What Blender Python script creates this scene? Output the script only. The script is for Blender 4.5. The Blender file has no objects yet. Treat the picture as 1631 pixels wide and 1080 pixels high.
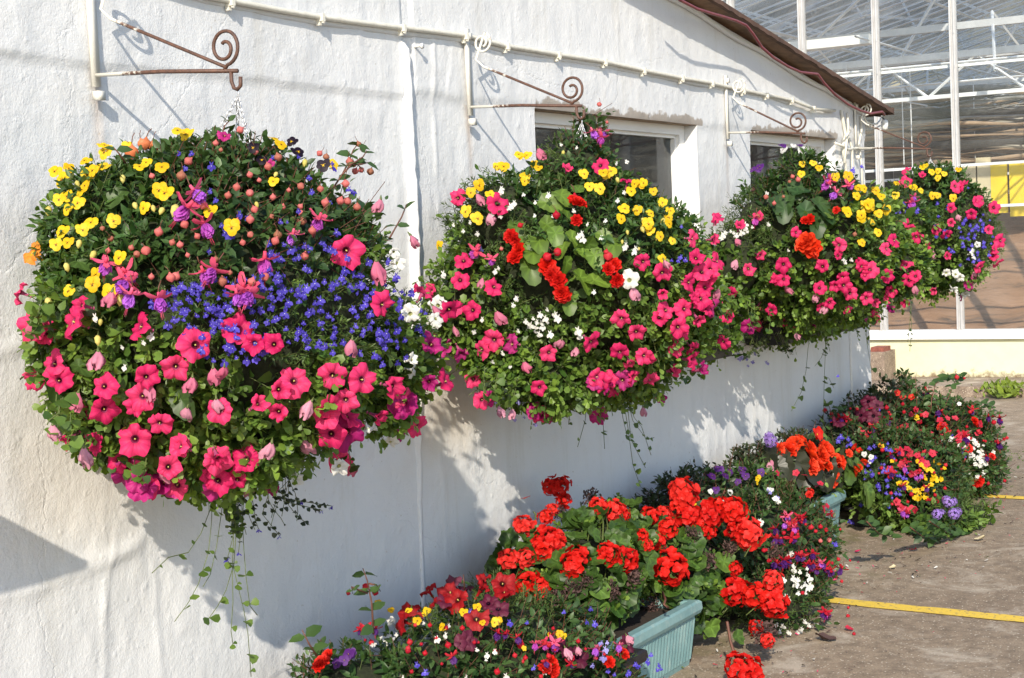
import bpy, math, random
import numpy as np
from math import sin, cos, pi, radians, sqrt, atan2
from mathutils import Vector, Matrix, Quaternion

# ------------------------------------------------------------------ camera
sc = bpy.context.scene
C = sc.collection
PW, PH, FPX = 1631.0, 1080.0, 2530.0
PCX, PCY = 815.5, 540.0
HCAM = 1.5
R = np.array([[0.50465646, -0.0747891, 0.86007467],
              [-0.8622046, 0.00696928, 0.50651224],
              [-0.0438757, -0.99717502, -0.06096641]])
cam_data = bpy.data.cameras.new('camera')
cam = bpy.data.objects.new('camera', cam_data)
C.objects.link(cam)
rt, up, bk = R @ [1, 0, 0], R @ [0, -1, 0], -(R @ [0, 0, 1])
cam.matrix_world = Matrix(((rt[0], up[0], bk[0], 0), (rt[1], up[1], bk[1], 0), (rt[2], up[2], bk[2], HCAM), (0, 0, 0, 1)))
cam_data.sensor_width = 36.0
cam_data.lens = 36.0 * FPX / PW
cam_data.clip_start = 0.05
cam_data.clip_end = 2000
sc.camera = cam

# ------------------------------------------------------------------ light
SUN = Vector((-2.1, -1.0, 1.3)).normalized()
world = bpy.data.worlds.new("World")
sc.world = world
world.use_nodes = True
wn = world.node_tree
bg = wn.nodes['Background']
sky = wn.nodes.new('ShaderNodeTexSky')
sky.sky_type = 'NISHITA'
sky.sun_disc = False
sky.sun_elevation = math.asin(SUN.z)
sky.sun_rotation = atan2(SUN.x, SUN.y)
sky.air_density = 1.0
sky.dust_density = 0.6
sky.ozone_density = 1.0
wn.links.new(sky.outputs[0], bg.inputs[0])
bg.inputs[1].default_value = 0.15
sl = bpy.data.lights.new('sun', 'SUN')
sl.energy = 3.5
sl.angle = radians(0.53)
sl.color = (1.0, 0.90, 0.75)
so = bpy.data.objects.new('sun', sl)
C.objects.link(so)
so.rotation_euler = SUN.to_track_quat('Z', 'Y').to_euler()
so.location = (0, -5, 12)
sc.view_settings.view_transform = 'Standard'
sc.view_settings.look = 'None'
sc.view_settings.exposure = 0.68
sc.view_settings.gamma = 1.0
sc.view_settings.use_curve_mapping = False
sc.cycles.max_bounces = 8
sc.cycles.transparent_max_bounces = 16

random.seed(7)
rng = np.random.default_rng(11)

# ------------------------------------------------------------------ pixel <-> world (features are laid out on their real planes)
WY = 2.8557           # the white wall stands in the plane y = WY, facing -y
def ray(px, py):
    return R @ np.array([px - PCX, py - PCY, FPX])
def at(px, py, d=0.0):                     # point at distance d in front of the wall
    v = ray(px, py); v = v * ((WY - d) / v[1]); v[2] += HCAM
    return v
def onx(px, py, X):
    v = ray(px, py); v = v * (X / v[0]); v[2] += HCAM
    return v
def gnd(px, py, z=0.0):
    v = ray(px, py); v = v * ((z - HCAM) / v[2]); v[2] += HCAM
    return v
RT = R.T
def proj(P):
    P = np.asarray(P, float).reshape(-1, 3) - [0, 0, HCAM]
    c = P @ R          # = R.T @ p
    return np.stack([c[:, 0] / c[:, 2] * FPX + PCX, c[:, 1] / c[:, 2] * FPX + PCY], 1)

# ------------------------------------------------------------------ helpers
def tag(o, label=None, cat=None, group=None, kind=None):
    if label: o['label'] = label
    if cat: o['category'] = cat
    if group: o['group'] = group
    if kind: o['kind'] = kind
    return o
def empty(name, loc, label, cat, group=None):
    o = bpy.data.objects.new(name, None); C.objects.link(o)
    o.location = loc; o.empty_display_size = 0.1
    return tag(o, label, cat, group)
def link(name, me, parent=None, loc=None, quat=None, scale=None):
    o = bpy.data.objects.new(name, me); C.objects.link(o)
    base = Vector((0, 0, 0))
    if parent is not None:
        o.parent = parent
        p = parent
        while p is not None:
            base += p.location; p = p.parent
    if loc is None: o.location = -base
    else: o.location = Vector(loc) - base
    if quat is not None:
        o.rotation_mode = 'QUATERNION'; o.rotation_quaternion = quat
    if scale is not None:
        o.scale = (scale, scale, scale) if not hasattr(scale, '__len__') else scale
    return o
class MB:
    """collects geometry for ONE mesh"""
    def __init__(s): s.v = []; s.f = []; s.m = []
    def add(s, vs, fs, mi=0, M=None):
        n = len(s.v)
        for v in vs:
            s.v.append(tuple(M @ Vector(v)) if M is not None else tuple(v))
        for f in fs: s.f.append(tuple(i + n for i in f)); s.m.append(mi)
        return s
    def box(s, c, d, mi=0, M=None, rot=None):
        x, y, z = d[0] / 2, d[1] / 2, d[2] / 2
        vs = [Vector((sx * x, sy * y, sz * z)) for sx in (-1, 1) for sy in (-1, 1) for sz in (-1, 1)]
        if rot is not None: vs = [rot @ v for v in vs]
        vs = [v + Vector(c) for v in vs]
        return s.add(vs, [(0, 1, 3, 2), (4, 6, 7, 5), (0, 4, 5, 1), (2, 3, 7, 6), (0, 2, 6, 4), (1, 5, 7, 3)], mi, M)
    def lohi(s, lo, hi, mi=0):
        return s.box([(a + b) / 2 for a, b in zip(lo, hi)], [b - a for a, b in zip(lo, hi)], mi)
    def tube(s, pts, r, n=6, mi=0, caps=True, flat=None):
        pts = [Vector(p) for p in pts]
        rs = r if hasattr(r, '__len__') else [r] * len(pts)
        vs = []; fs = []; prev = None
        for i, p in enumerate(pts):
            t = (pts[min(i + 1, len(pts) - 1)] - pts[max(i - 1, 0)])
            if t.length < 1e-9: t = Vector((0, 0, 1))
            t.normalize()
            a = prev if prev is not None else (Vector((0, 0, 1)) if abs(t.z) < 0.9 else Vector((1, 0, 0)))
            a = (a - t * a.dot(t)); a.normalize(); prev = a
            b = t.cross(a)
            for k in range(n):
                th = 2 * pi * k / n
                vs.append(p + (a * cos(th) + b * sin(th)) * rs[i])
        for i in range(len(pts) - 1):
            for k in range(n):
                k2 = (k + 1) % n
                fs.append((i * n + k, i * n + k2, (i + 1) * n + k2, (i + 1) * n + k))
        if caps:
            fs.append(tuple(range(n))[::-1]); fs.append(tuple((len(pts) - 1) * n + k for k in range(n)))
        return s.add(vs, fs, mi)
    def grid(s, G, mi=0, closed=False, M=None):       # G rows of points
        nr, nc = len(G), len(G[0]); vs = [p for row in G for p in row]; fs = []
        for i in range(nr - 1):
            for j in range(nc if closed else nc - 1):
                j2 = (j + 1) % nc
                fs.append((i * nc + j, i * nc + j2, (i + 1) * nc + j2, (i + 1) * nc + j))
        return s.add(vs, fs, mi, M)
    def mesh(s, name, mats, smooth=True):
        me = bpy.data.meshes.new(name)
        me.from_pydata(s.v, [], s.f)
        for m in (mats if isinstance(mats, (list, tuple)) else [mats]): me.materials.append(m)
        me.polygons.foreach_set('material_index', s.m)
        if smooth: me.polygons.foreach_set('use_smooth', [True] * len(s.f))
        me.update()
        return me
    def build(s, name, mats, parent=None, smooth=False):
        return link(name, s.mesh(name, mats, smooth), parent)
def npmesh(name, V, F, mats, col=None, smooth=True, mi=None):
    """V (n,3), F (m,k) constant face size"""
    me = bpy.data.meshes.new(name)
    m, k = F.shape
    me.vertices.add(len(V)); me.vertices.foreach_set('co', np.asarray(V, np.float32).ravel())
    me.loops.add(m * k); me.loops.foreach_set('vertex_index', F.astype(np.int32).ravel())
    me.polygons.add(m); me.polygons.foreach_set('loop_start', np.arange(m, dtype=np.int32) * k)
    try: me.polygons.foreach_set('loop_total', np.full(m, k, np.int32))
    except Exception: pass
    if smooth: me.polygons.foreach_set('use_smooth', np.ones(m, bool))
    for x in (mats if isinstance(mats, (list, tuple)) else [mats]): me.materials.append(x)
    if mi is not None: me.polygons.foreach_set('material_index', mi.astype(np.int32))
    if col is not None:
        a = me.attributes.new('col', 'FLOAT_COLOR', 'POINT')
        cc = np.ones((len(V), 4), np.float32); cc[:, :3] = col
        a.data.foreach_set('color', cc.ravel())
    me.update(calc_edges=True); me.validate()
    return me

# ------------------------------------------------------------------ materials
def newmat(name):
    m = bpy.data.materials.new(name); m.use_nodes = True
    nt = m.node_tree; b = nt.nodes['Principled BSDF']
    return m, nt, b
def N(nt, t, **kw):
    n = nt.nodes.new(t)
    for k, v in kw.items(): setattr(n, k, v)
    return n
def noise(nt, scale, detail=4, rough=0.6, vec=None, dist=0.0):
    n = N(nt, 'ShaderNodeTexNoise'); n.inputs['Scale'].default_value = scale
    n.inputs['Detail'].default_value = detail; n.inputs['Roughness'].default_value = rough
    n.inputs['Distortion'].default_value = dist
    if vec is not None: nt.links.new(vec, n.inputs['Vector'])
    return n
def coords(nt, scale=(1, 1, 1), obj=True):
    tc = N(nt, 'ShaderNodeTexCoord'); mp = N(nt, 'ShaderNodeMapping')
    mp.inputs['Scale'].default_value = scale
    nt.links.new(tc.outputs['Object' if obj else 'Generated'], mp.inputs['Vector'])
    return mp.outputs[0]
def ramp(nt, src, stops):
    r = N(nt, 'ShaderNodeValToRGB'); nt.links.new(src, r.inputs[0])
    e = r.color_ramp.elements
    while len(e) < len(stops): e.new(0.5)
    for i, (p, c) in enumerate(stops):
        e[i].position = p; e[i].color = (c[0], c[1], c[2], 1) if hasattr(c, '__len__') else (c, c, c, 1)
    return r.outputs[0]
def mixc(nt, fac, a, b, mode='MIX'):
    m = N(nt, 'ShaderNodeMix', data_type='RGBA', blend_type=mode)
    for s, x in ((m.inputs[0], fac), (m.inputs[6], a), (m.inputs[7], b)):
        if hasattr(x, 'links'): nt.links.new(x, s)
        elif hasattr(x, '__len__'): s.default_value = (x[0], x[1], x[2], 1)
        else: s.default_value = x
    return m.outputs[2]
def bump(nt, b, h, strength=0.3, dist=0.01, prev=None):
    n = N(nt, 'ShaderNodeBump'); n.inputs['Strength'].default_value = strength; n.inputs['Distance'].default_value = dist
    nt.links.new(h, n.inputs['Height'])
    if prev is not None: nt.links.new(prev, n.inputs['Normal'])
    nt.links.new(n.outputs[0], b.inputs['Normal'])
    return n.outputs[0]
def simple(name, col, rough=0.6, var=0.15, scale=20, metallic=0.0, bmp=0.0, spec=0.5):
    m, nt, b = newmat(name)
    v = coords(nt)
    n = noise(nt, scale, 5, 0.65, v)
    c = ramp(nt, n.outputs[0], [(0.3, [x * (1 - var) for x in col]), (0.7, [min(1, x * (1 + var)) for x in col])])
    nt.links.new(c, b.inputs['Base Color'])
    b.inputs['Roughness'].default_value = rough; b.inputs['Metallic'].default_value = metallic
    b.inputs['Specular IOR Level'].default_value = spec
    if bmp: bump(nt, b, n.outputs[0], bmp, 0.003)
    return m
def petal_mat(name, col, col2=None, trans=0.35, rough=0.55, veins=0):
    """thin petal: each flower a slightly different tone"""
    m, nt, b = newmat(name)
    oi = N(nt, 'ShaderNodeObjectInfo')
    col2 = col2 or [x * 0.72 for x in col]
    c = ramp(nt, oi.outputs['Random'], [(0.0, col2), (0.55, col), (1.0, [min(1, x * 1.05 + .03) for x in col])])
    n = noise(nt, 2.5, 3, 0.6, coords(nt))
    c = mixc(nt, ramp(nt, n.outputs[0], [(0.35, 0.0), (0.75, 0.35)]), c, [min(1, x * 0.55 + (0.02 if x > 0.02 else 0)) for x in col])
    if veins:
        tc = N(nt, 'ShaderNodeTexCoord'); s3 = N(nt, 'ShaderNodeSeparateXYZ'); nt.links.new(tc.outputs['Object'], s3.inputs[0])
        at2 = N(nt, 'ShaderNodeMath', operation='ARCTAN2'); nt.links.new(s3.outputs[1], at2.inputs[0]); nt.links.new(s3.outputs[0], at2.inputs[1])
        nn = N(nt, 'ShaderNodeMath', operation='MULTIPLY_ADD'); nt.links.new(n.outputs[0], nn.inputs[0]); nn.inputs[1].default_value = 2.5
        mu = N(nt, 'ShaderNodeMath', operation='MULTIPLY'); nt.links.new(at2.outputs[0], mu.inputs[0]); mu.inputs[1].default_value = 15.0; nt.links.new(mu.outputs[0], nn.inputs[2])
        sn = N(nt, 'ShaderNodeMath', operation='SINE'); nt.links.new(nn.outputs[0], sn.inputs[0])
        ln = N(nt, 'ShaderNodeVectorMath', operation='LENGTH'); nt.links.new(tc.outputs['Object'], ln.inputs[0])
        c = mixc(nt, ramp(nt, sn.outputs[0], [(0.45, 0.0), (1.0, 0.35)]), c, [x * .5 for x in col])
        c = mixc(nt, ramp(nt, ln.outputs['Value'], [(0.12, 0.85), (0.5, 0.0)]), c, [x * .30 for x in col])
    nt.links.new(c, b.inputs['Base Color'])
    b.inputs['Roughness'].default_value = rough; b.inputs['Specular IOR Level'].default_value = 0.25
    tr = N(nt, 'ShaderNodeBsdfTranslucent'); nt.links.new(c, tr.inputs[0])
    mx = N(nt, 'ShaderNodeMixShader'); mx.inputs[0].default_value = trans
    nt.links.new(b.outputs[0], mx.inputs[1]); nt.links.new(tr.outputs[0], mx.inputs[2])
    nt.links.new(mx.outputs[0], nt.nodes['Material Output'].inputs[0])
    return m
def leaf_mat(name='leaf', rough=0.45, trans=0.28):
    m, nt, b = newmat(name)
    a = N(nt, 'ShaderNodeAttribute', attribute_name='col')
    n = noise(nt, 60, 2, 0.5, coords(nt))
    c = mixc(nt, ramp(nt, n.outputs[0], [(0.3, 0.0), (0.7, 0.35)]), a.outputs['Color'], (0.03, 0.06, 0.012))
    nt.links.new(c, b.inputs['Base Color'])
    b.inputs['Roughness'].default_value = rough; b.inputs['Specular IOR Level'].default_value = 0.4
    g = mixc(nt, 1.0, c, (1.25, 1.15, 0.45), 'MULTIPLY')
    tr = N(nt, 'ShaderNodeBsdfTranslucent'); nt.links.new(g, tr.inputs[0])
    mx = N(nt, 'ShaderNodeMixShader'); mx.inputs[0].default_value = trans
    nt.links.new(b.outputs[0], mx.inputs[1]); nt.links.new(tr.outputs[0], mx.inputs[2])
    nt.links.new(mx.outputs[0], nt.nodes['Material Output'].inputs[0])
    return m
def glass_mat(name, tint=(0.9, 0.95, 0.95), dirt_haze=0.1, dirt_haze_col=(0.55, 0.6, 0.62), scale=1.5, rough=0.02, ior=1.5):
    m, nt, b = newmat(name)
    nt.nodes.remove(b)
    tr = N(nt, 'ShaderNodeBsdfTransparent'); tr.inputs[0].default_value = (*tint, 1)
    gl = N(nt, 'ShaderNodeBsdfGlossy'); gl.inputs['Roughness'].default_value = rough
    fr = N(nt, 'ShaderNodeFresnel'); fr.inputs[0].default_value = ior
    mx = N(nt, 'ShaderNodeMixShader'); nt.links.new(fr.outputs[0], mx.inputs[0])
    nt.links.new(tr.outputs[0], mx.inputs[1]); nt.links.new(gl.outputs[0], mx.inputs[2])
    df = N(nt, 'ShaderNodeBsdfDiffuse'); df.inputs[0].default_value = (*dirt_haze_col, 1)
    tl = N(nt, 'ShaderNodeBsdfTranslucent'); tl.inputs[0].default_value = (*dirt_haze_col, 1)
    ad = N(nt, 'ShaderNodeMixShader'); ad.inputs[0].default_value = 0.5
    nt.links.new(df.outputs[0], ad.inputs[1]); nt.links.new(tl.outputs[0], ad.inputs[2])
    n = noise(nt, scale, 6, 0.7, coords(nt))
    f = ramp(nt, n.outputs[0], [(0.35, dirt_haze * 0.3), (0.7, min(1, dirt_haze * 1.8))])
    m2 = N(nt, 'ShaderNodeMixShader'); nt.links.new(f, m2.inputs[0])
    nt.links.new(mx.outputs[0], m2.inputs[1]); nt.links.new(ad.outputs[0], m2.inputs[2])
    nt.links.new(m2.outputs[0], nt.nodes['Material Output'].inputs[0])
    return m

def wall_mat():
    m, nt, b = newmat('white painted render')
    v = coords(nt); vs = coords(nt, (1, 1, 0.6))
    n1 = noise(nt, 1.3, 5, 0.6, v); n2 = noise(nt, 9, 7, 0.72, vs); n3 = noise(nt, 170, 4, 0.65, v)
    c = ramp(nt, n1.outputs[0], [(0.3, (0.64, 0.655, 0.67)), (0.7, (0.72, 0.73, 0.74))])
    st = noise(nt, 7, 6, 0.7, coords(nt, (1, 1, 0.08)))
    c = mixc(nt, ramp(nt, st.outputs[0], [(0.55, 0.0), (0.72, 0.42)]), c, (0.50, 0.48, 0.42))
    sp = noise(nt, 70, 3, 0.5, v)
    c = mixc(nt, ramp(nt, sp.outputs[0], [(0.70, 0.0), (0.76, 0.5)]), c, (0.42, 0.37, 0.30))
    c = mixc(nt, ramp(nt, n2.outputs[0], [(0.55, 0.0), (0.8, 0.35)]), c, (0.57, 0.55, 0.50))
    # warm sandy stain low on the wall, splashed by watering, in a shape of its own
    geo = N(nt, 'ShaderNodeNewGeometry'); sx = N(nt, 'ShaderNodeSeparateXYZ'); nt.links.new(geo.outputs['Position'], sx.inputs[0])
    def blob(x0, z0, rx, rz):
        d = []
        for src, o_, r_ in ((sx.outputs[0], x0, rx), (sx.outputs[2], z0, rz)):
            a = N(nt, 'ShaderNodeMath', operation='SUBTRACT'); nt.links.new(src, a.inputs[0]); a.inputs[1].default_value = o_
            q = N(nt, 'ShaderNodeMath', operation='DIVIDE'); nt.links.new(a.outputs[0], q.inputs[0]); q.inputs[1].default_value = r_
            p = N(nt, 'ShaderNodeMath', operation='POWER'); nt.links.new(q.outputs[0], p.inputs[0]); p.inputs[1].default_value = 2
            d.append(p.outputs[0])
        s_ = N(nt, 'ShaderNodeMath', operation='ADD'); nt.links.new(d[0], s_.inputs[0]); nt.links.new(d[1], s_.inputs[1])
        t = N(nt, 'ShaderNodeMath', operation='MULTIPLY_ADD'); nt.links.new(n2.outputs[0], t.inputs[0]); t.inputs[1].default_value = 0.9; nt.links.new(s_.outputs[0], t.inputs[2])
        return ramp(nt, t.outputs[0], [(0.35, 0.62), (1.25 / 1.3, 0.0)])
    c = mixc(nt, blob(2.85, 1.05, 0.62, 0.42), c, (0.62, 0.57, 0.50))
    c = mixc(nt, blob(4.42, 1.02, 0.5, 0.35), c, (0.62, 0.54, 0.42))
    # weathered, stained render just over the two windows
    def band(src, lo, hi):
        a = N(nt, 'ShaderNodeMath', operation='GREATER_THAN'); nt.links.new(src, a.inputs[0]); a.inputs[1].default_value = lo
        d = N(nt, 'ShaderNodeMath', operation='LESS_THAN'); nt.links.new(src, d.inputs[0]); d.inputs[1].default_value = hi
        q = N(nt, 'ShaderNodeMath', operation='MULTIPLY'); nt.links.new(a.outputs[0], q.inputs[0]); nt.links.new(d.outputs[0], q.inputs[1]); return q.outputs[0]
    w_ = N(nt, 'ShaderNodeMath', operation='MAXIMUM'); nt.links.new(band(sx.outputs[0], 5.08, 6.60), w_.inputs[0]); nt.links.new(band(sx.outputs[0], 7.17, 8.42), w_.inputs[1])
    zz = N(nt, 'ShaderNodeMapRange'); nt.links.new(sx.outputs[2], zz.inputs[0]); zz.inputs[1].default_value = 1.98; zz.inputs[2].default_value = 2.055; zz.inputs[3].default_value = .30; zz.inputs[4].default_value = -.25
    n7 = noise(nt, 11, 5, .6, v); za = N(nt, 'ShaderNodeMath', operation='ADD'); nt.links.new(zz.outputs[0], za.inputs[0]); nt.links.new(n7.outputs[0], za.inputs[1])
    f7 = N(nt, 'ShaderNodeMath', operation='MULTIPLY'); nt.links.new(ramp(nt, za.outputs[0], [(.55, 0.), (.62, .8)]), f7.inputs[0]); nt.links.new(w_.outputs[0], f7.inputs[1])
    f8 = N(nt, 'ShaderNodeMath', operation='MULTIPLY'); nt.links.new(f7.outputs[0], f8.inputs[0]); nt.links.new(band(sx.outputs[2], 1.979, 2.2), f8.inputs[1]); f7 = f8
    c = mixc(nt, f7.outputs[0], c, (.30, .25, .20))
    for bx_ in (2.885, 4.62, 6.88):
        sa = N(nt, 'ShaderNodeMath', operation='SUBTRACT'); nt.links.new(sx.outputs[0], sa.inputs[0]); sa.inputs[1].default_value = bx_
        ab = N(nt, 'ShaderNodeMath', operation='ABSOLUTE'); nt.links.new(sa.outputs[0], ab.inputs[0])
        mr_ = N(nt, 'ShaderNodeMapRange'); nt.links.new(ab.outputs[0], mr_.inputs[0]); mr_.inputs[1].default_value = 0; mr_.inputs[2].default_value = .028; mr_.inputs[3].default_value = .55; mr_.inputs[4].default_value = 0
        mz = N(nt, 'ShaderNodeMapRange'); nt.links.new(sx.outputs[2], mz.inputs[0]); mz.inputs[1].default_value = 1.55; mz.inputs[2].default_value = 1.93; mz.inputs[3].default_value = 0; mz.inputs[4].default_value = 1
        q_ = N(nt, 'ShaderNodeMath', operation='MULTIPLY'); nt.links.new(mr_.outputs[0], q_.inputs[0]); nt.links.new(mz.outputs[0], q_.inputs[1])
        q2_ = N(nt, 'ShaderNodeMath', operation='MULTIPLY'); nt.links.new(q_.outputs[0], q2_.inputs[0]); nt.links.new(band(sx.outputs[2], 1.5, 1.97), q2_.inputs[1])
        q3_ = N(nt, 'ShaderNodeMath', operation='MULTIPLY'); nt.links.new(q2_.outputs[0], q3_.inputs[0]); nt.links.new(ramp(nt, st.outputs[0], [(.35, .3), (.6, 1.)]), q3_.inputs[1])
        c = mixc(nt, q3_.outputs[0], c, (.38, .24, .14))
    # green-brown splash at the very foot
    zf = N(nt, 'ShaderNodeMapRange'); nt.links.new(sx.outputs[2], zf.inputs[0]); zf.inputs[1].default_value = 0; zf.inputs[2].default_value = .32; zf.inputs[3].default_value = .35; zf.inputs[4].default_value = -.25
    zb = N(nt, 'ShaderNodeMath', operation='ADD'); nt.links.new(zf.outputs[0], zb.inputs[0]); nt.links.new(n2.outputs[0], zb.inputs[1])
    c = mixc(nt, ramp(nt, zb.outputs[0], [(.55, 0.), (.8, .7)]), c, (.26, .24, .15))
    nt.links.new(c, b.inputs['Base Color'])
    b.inputs['Roughness'].default_value = 0.75; b.inputs['Specular IOR Level'].default_value = 0.25
    nf = noise(nt, 45, 5, 0.65, v); vo = N(nt, 'ShaderNodeTexVoronoi'); vo.inputs['Scale'].default_value = 26; nt.links.new(v, vo.inputs['Vector'])
    pr = bump(nt, b, n3.outputs[0], 0.5, 0.0024)
    vc = N(nt, 'ShaderNodeTexVoronoi'); vc.feature = 'DISTANCE_TO_EDGE'; vc.inputs['Scale'].default_value = 0.8
    nw = noise(nt, 5, 6, .7, v); mv = mixc(nt, .12, v, nw.outputs['Color']); nt.links.new(mv, vc.inputs['Vector'])
    pr = bump(nt, b, ramp(nt, vc.outputs['Distance'], [(0.0, 0.0), (0.003, 1.0)]), 0.3, 0.003, pr)
    pr = bump(nt, b, nf.outputs[0], 0.42, 0.005, pr)
    pr = bump(nt, b, ramp(nt, vo.outputs['Distance'], [(0.0, 1.0), (0.25, 0.0)]), 0.22, 0.005, pr)
    vl = N(nt, 'ShaderNodeTexVoronoi'); vl.inputs['Scale'].default_value = 9; vl.inputs['Randomness'].default_value = 1.0; nt.links.new(mv, vl.inputs['Vector'])
    pr = bump(nt, b, ramp(nt, vl.outputs['Distance'], [(0.0, 1.0), (0.14, 0.0)]), 0.25, 0.008, pr)
    bump(nt, b, n2.outputs[0], 0.4, 0.010, pr)
    return m
def concrete_mat(name, a, c2, moss_green=True):
    m, nt, b = newmat(name)
    v = coords(nt)
    n1 = noise(nt, 1.1, 6, 0.65, v, 0.3); n2 = noise(nt, 14, 6, 0.75, v); n3 = noise(nt, 130, 3, 0.6, v)
    c = ramp(nt, n1.outputs[0], [(0.3, a), (0.7, c2)])
    c = mixc(nt, ramp(nt, n2.outputs[0], [(0.42, 0.0), (0.68, 0.85)]), c, [x * 0.5 for x in a])
    c = mixc(nt, ramp(nt, n3.outputs[0], [(0.3, 0.65), (0.5, 0.0)]), c, [x * 0.42 for x in a])
    vo = N(nt, 'ShaderNodeTexVoronoi'); vo.inputs['Scale'].default_value = 55; nt.links.new(v, vo.inputs['Vector'])
    c = mixc(nt, ramp(nt, vo.outputs['Distance'], [(0.12, 0.9), (0.20, 0.0)]), c, (0.68, 0.60, 0.48))
    n4 = noise(nt, 3.2, 7, 0.75, v, 0.6)
    c = mixc(nt, ramp(nt, n4.outputs[0], [(0.52, 0.0), (0.66, 0.8)]), c, (0.50, 0.43, 0.34))
    if moss_green:
        n5 = noise(nt, 5, 5, 0.7, v)
        geo = N(nt, 'ShaderNodeNewGeometry'); sx = N(nt, 'ShaderNodeSeparateXYZ'); nt.links.new(geo.outputs['Position'], sx.inputs[0])
        mr = N(nt, 'ShaderNodeMapRange'); nt.links.new(sx.outputs[1], mr.inputs[0])
        mr.inputs[1].default_value = 1.95; mr.inputs[2].default_value = 2.6
        mm = N(nt, 'ShaderNodeMath', operation='MULTIPLY'); nt.links.new(mr.outputs[0], mm.inputs[0]); nt.links.new(ramp(nt, n5.outputs[0], [(0.5, 0.0), (0.66, .9)]), mm.inputs[1])
        lx = N(nt, 'ShaderNodeMath', operation='LESS_THAN'); nt.links.new(sx.outputs[0], lx.inputs[0]); lx.inputs[1].default_value = 9.6
        m3 = N(nt, 'ShaderNodeMath', operation='MULTIPLY'); nt.links.new(mm.outputs[0], m3.inputs[0]); nt.links.new(lx.outputs[0], m3.inputs[1])
        c = mixc(nt, m3.outputs[0], c, (0.11, 0.11, 0.028))
    nt.links.new(c, b.inputs['Base Color']); b.inputs['Roughness'].default_value = 0.85
    pr = bump(nt, b, n3.outputs[0], 0.5, 0.004); bump(nt, b, n2.outputs[0], 0.4, 0.008, pr)
    return m
def rust_mat():
    m, nt, b = newmat('rusty painted iron')
    v = coords(nt)
    n = noise(nt, 22, 6, 0.7, v)
    # old white paint survives near the wall plate; bare rust further out (local y runs along the arm)
    sx = N(nt, 'ShaderNodeSeparateXYZ'); tc = N(nt, 'ShaderNodeTexCoord'); nt.links.new(tc.outputs['Object'], sx.inputs[0])
    ma = N(nt, 'ShaderNodeMath', operation='MULTIPLY_ADD'); nt.links.new(sx.outputs[1], ma.inputs[0]); ma.inputs[1].default_value = 3.2; nt.links.new(n.outputs[0], ma.inputs[2])
    f = ramp(nt, ma.outputs[0], [(0.08, 1.0), (0.16, 0.0)])
    c = ramp(nt, noise(nt, 60, 4, 0.7, v).outputs[0], [(0.3, (0.05, 0.028, 0.022)), (0.7, (0.14, 0.065, 0.042))])
    c = mixc(nt, f, (0.68, 0.66, 0.60), c)
    nt.links.new(c, b.inputs['Base Color']); b.inputs['Roughness'].default_value = 0.6
    bump(nt, b, n.outputs[0], 0.5, 0.002)
    return m

M = {}
M['wall'] = wall_mat()
M['ground'] = concrete_mat('concrete yard', (0.28, 0.21, 0.145), (0.36, 0.28, 0.195))
M['step'] = concrete_mat('old concrete step', (0.22, 0.16, 0.12), (0.32, 0.25, 0.19), False)
M['white'] = simple('white paint', (0.72, 0.71, 0.68), 0.55, 0.06, 30, bmp=0.15)
M['upvc'] = simple('white window plastic', (0.78, 0.78, 0.77), 0.35, 0.03, 8)
M['cable'] = simple('painted cable', (0.68, 0.66, 0.58), 0.5, 0.12, 40, bmp=0.3)
M['redcable'] = simple('dark red cable', (0.20, 0.035, 0.04), 0.45, 0.3, 30)
M['rust'] = rust_mat()
M['zinc'] = simple('galvanised steel', (0.62, 0.63, 0.65), 0.35, 0.15, 80, metallic=0.7)
M['soffit'] = simple('brown roof board', (0.17, 0.095, 0.05), 0.8, 0.5, 12, bmp=0.4)
M['roof'] = simple('dark roof felt', (0.10, 0.055, 0.038), 0.9, 0.4, 15, bmp=0.4)
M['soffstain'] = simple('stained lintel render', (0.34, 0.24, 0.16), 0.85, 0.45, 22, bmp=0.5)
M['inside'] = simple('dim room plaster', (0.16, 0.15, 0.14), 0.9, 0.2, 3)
M['glass'] = glass_mat('window glass', (0.70, 0.76, 0.78), 0.16, (0.36, 0.40, 0.42), 4, 0.03)  # grey-blue film lightens the pane in place of reflections
M['ghglass'] = glass_mat('dusty greenhouse glass', (0.94, 0.96, 0.96), 0.10, (0.62, 0.62, 0.58), 1.2, 0.04)
M['roofglass'] = glass_mat('dirty roof glass', (0.93, 0.96, 0.98), 0.16, (0.80, 0.84, 0.86), 0.9, 0.05, 1.12)
M['alu'] = simple('aluminium glazing bar', (0.50, 0.50, 0.50), 0.45, 0.12, 9, metallic=0.15)
M['galv'] = simple('weathered galvanised frame', (0.70, 0.72, 0.73), 0.6, 0.2, 4)
M['black'] = simple('black plastic', (0.012, 0.012, 0.013), 0.5, 0.4, 40, bmp=0.3)
M['soil'] = simple('potting compost', (0.03, 0.02, 0.013), 0.95, 0.5, 60, bmp=0.8)
M['moss_green'] = simple('dark filler core', (0.018, 0.025, 0.008), 0.95, 0.6, 50, bmp=0.8)  # dark fill for the cores that block light inside the foliage
M['stem'] = simple('green stem', (0.09, 0.12, 0.03), 0.6, 0.3, 30)
M['rstem'] = simple('reddish stem', (0.13, 0.05, 0.03), 0.6, 0.3, 30)
M['leaf'] = leaf_mat()
M['leafdark'] = leaf_mat('begonia leaf', 0.4, 0.1)

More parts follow.
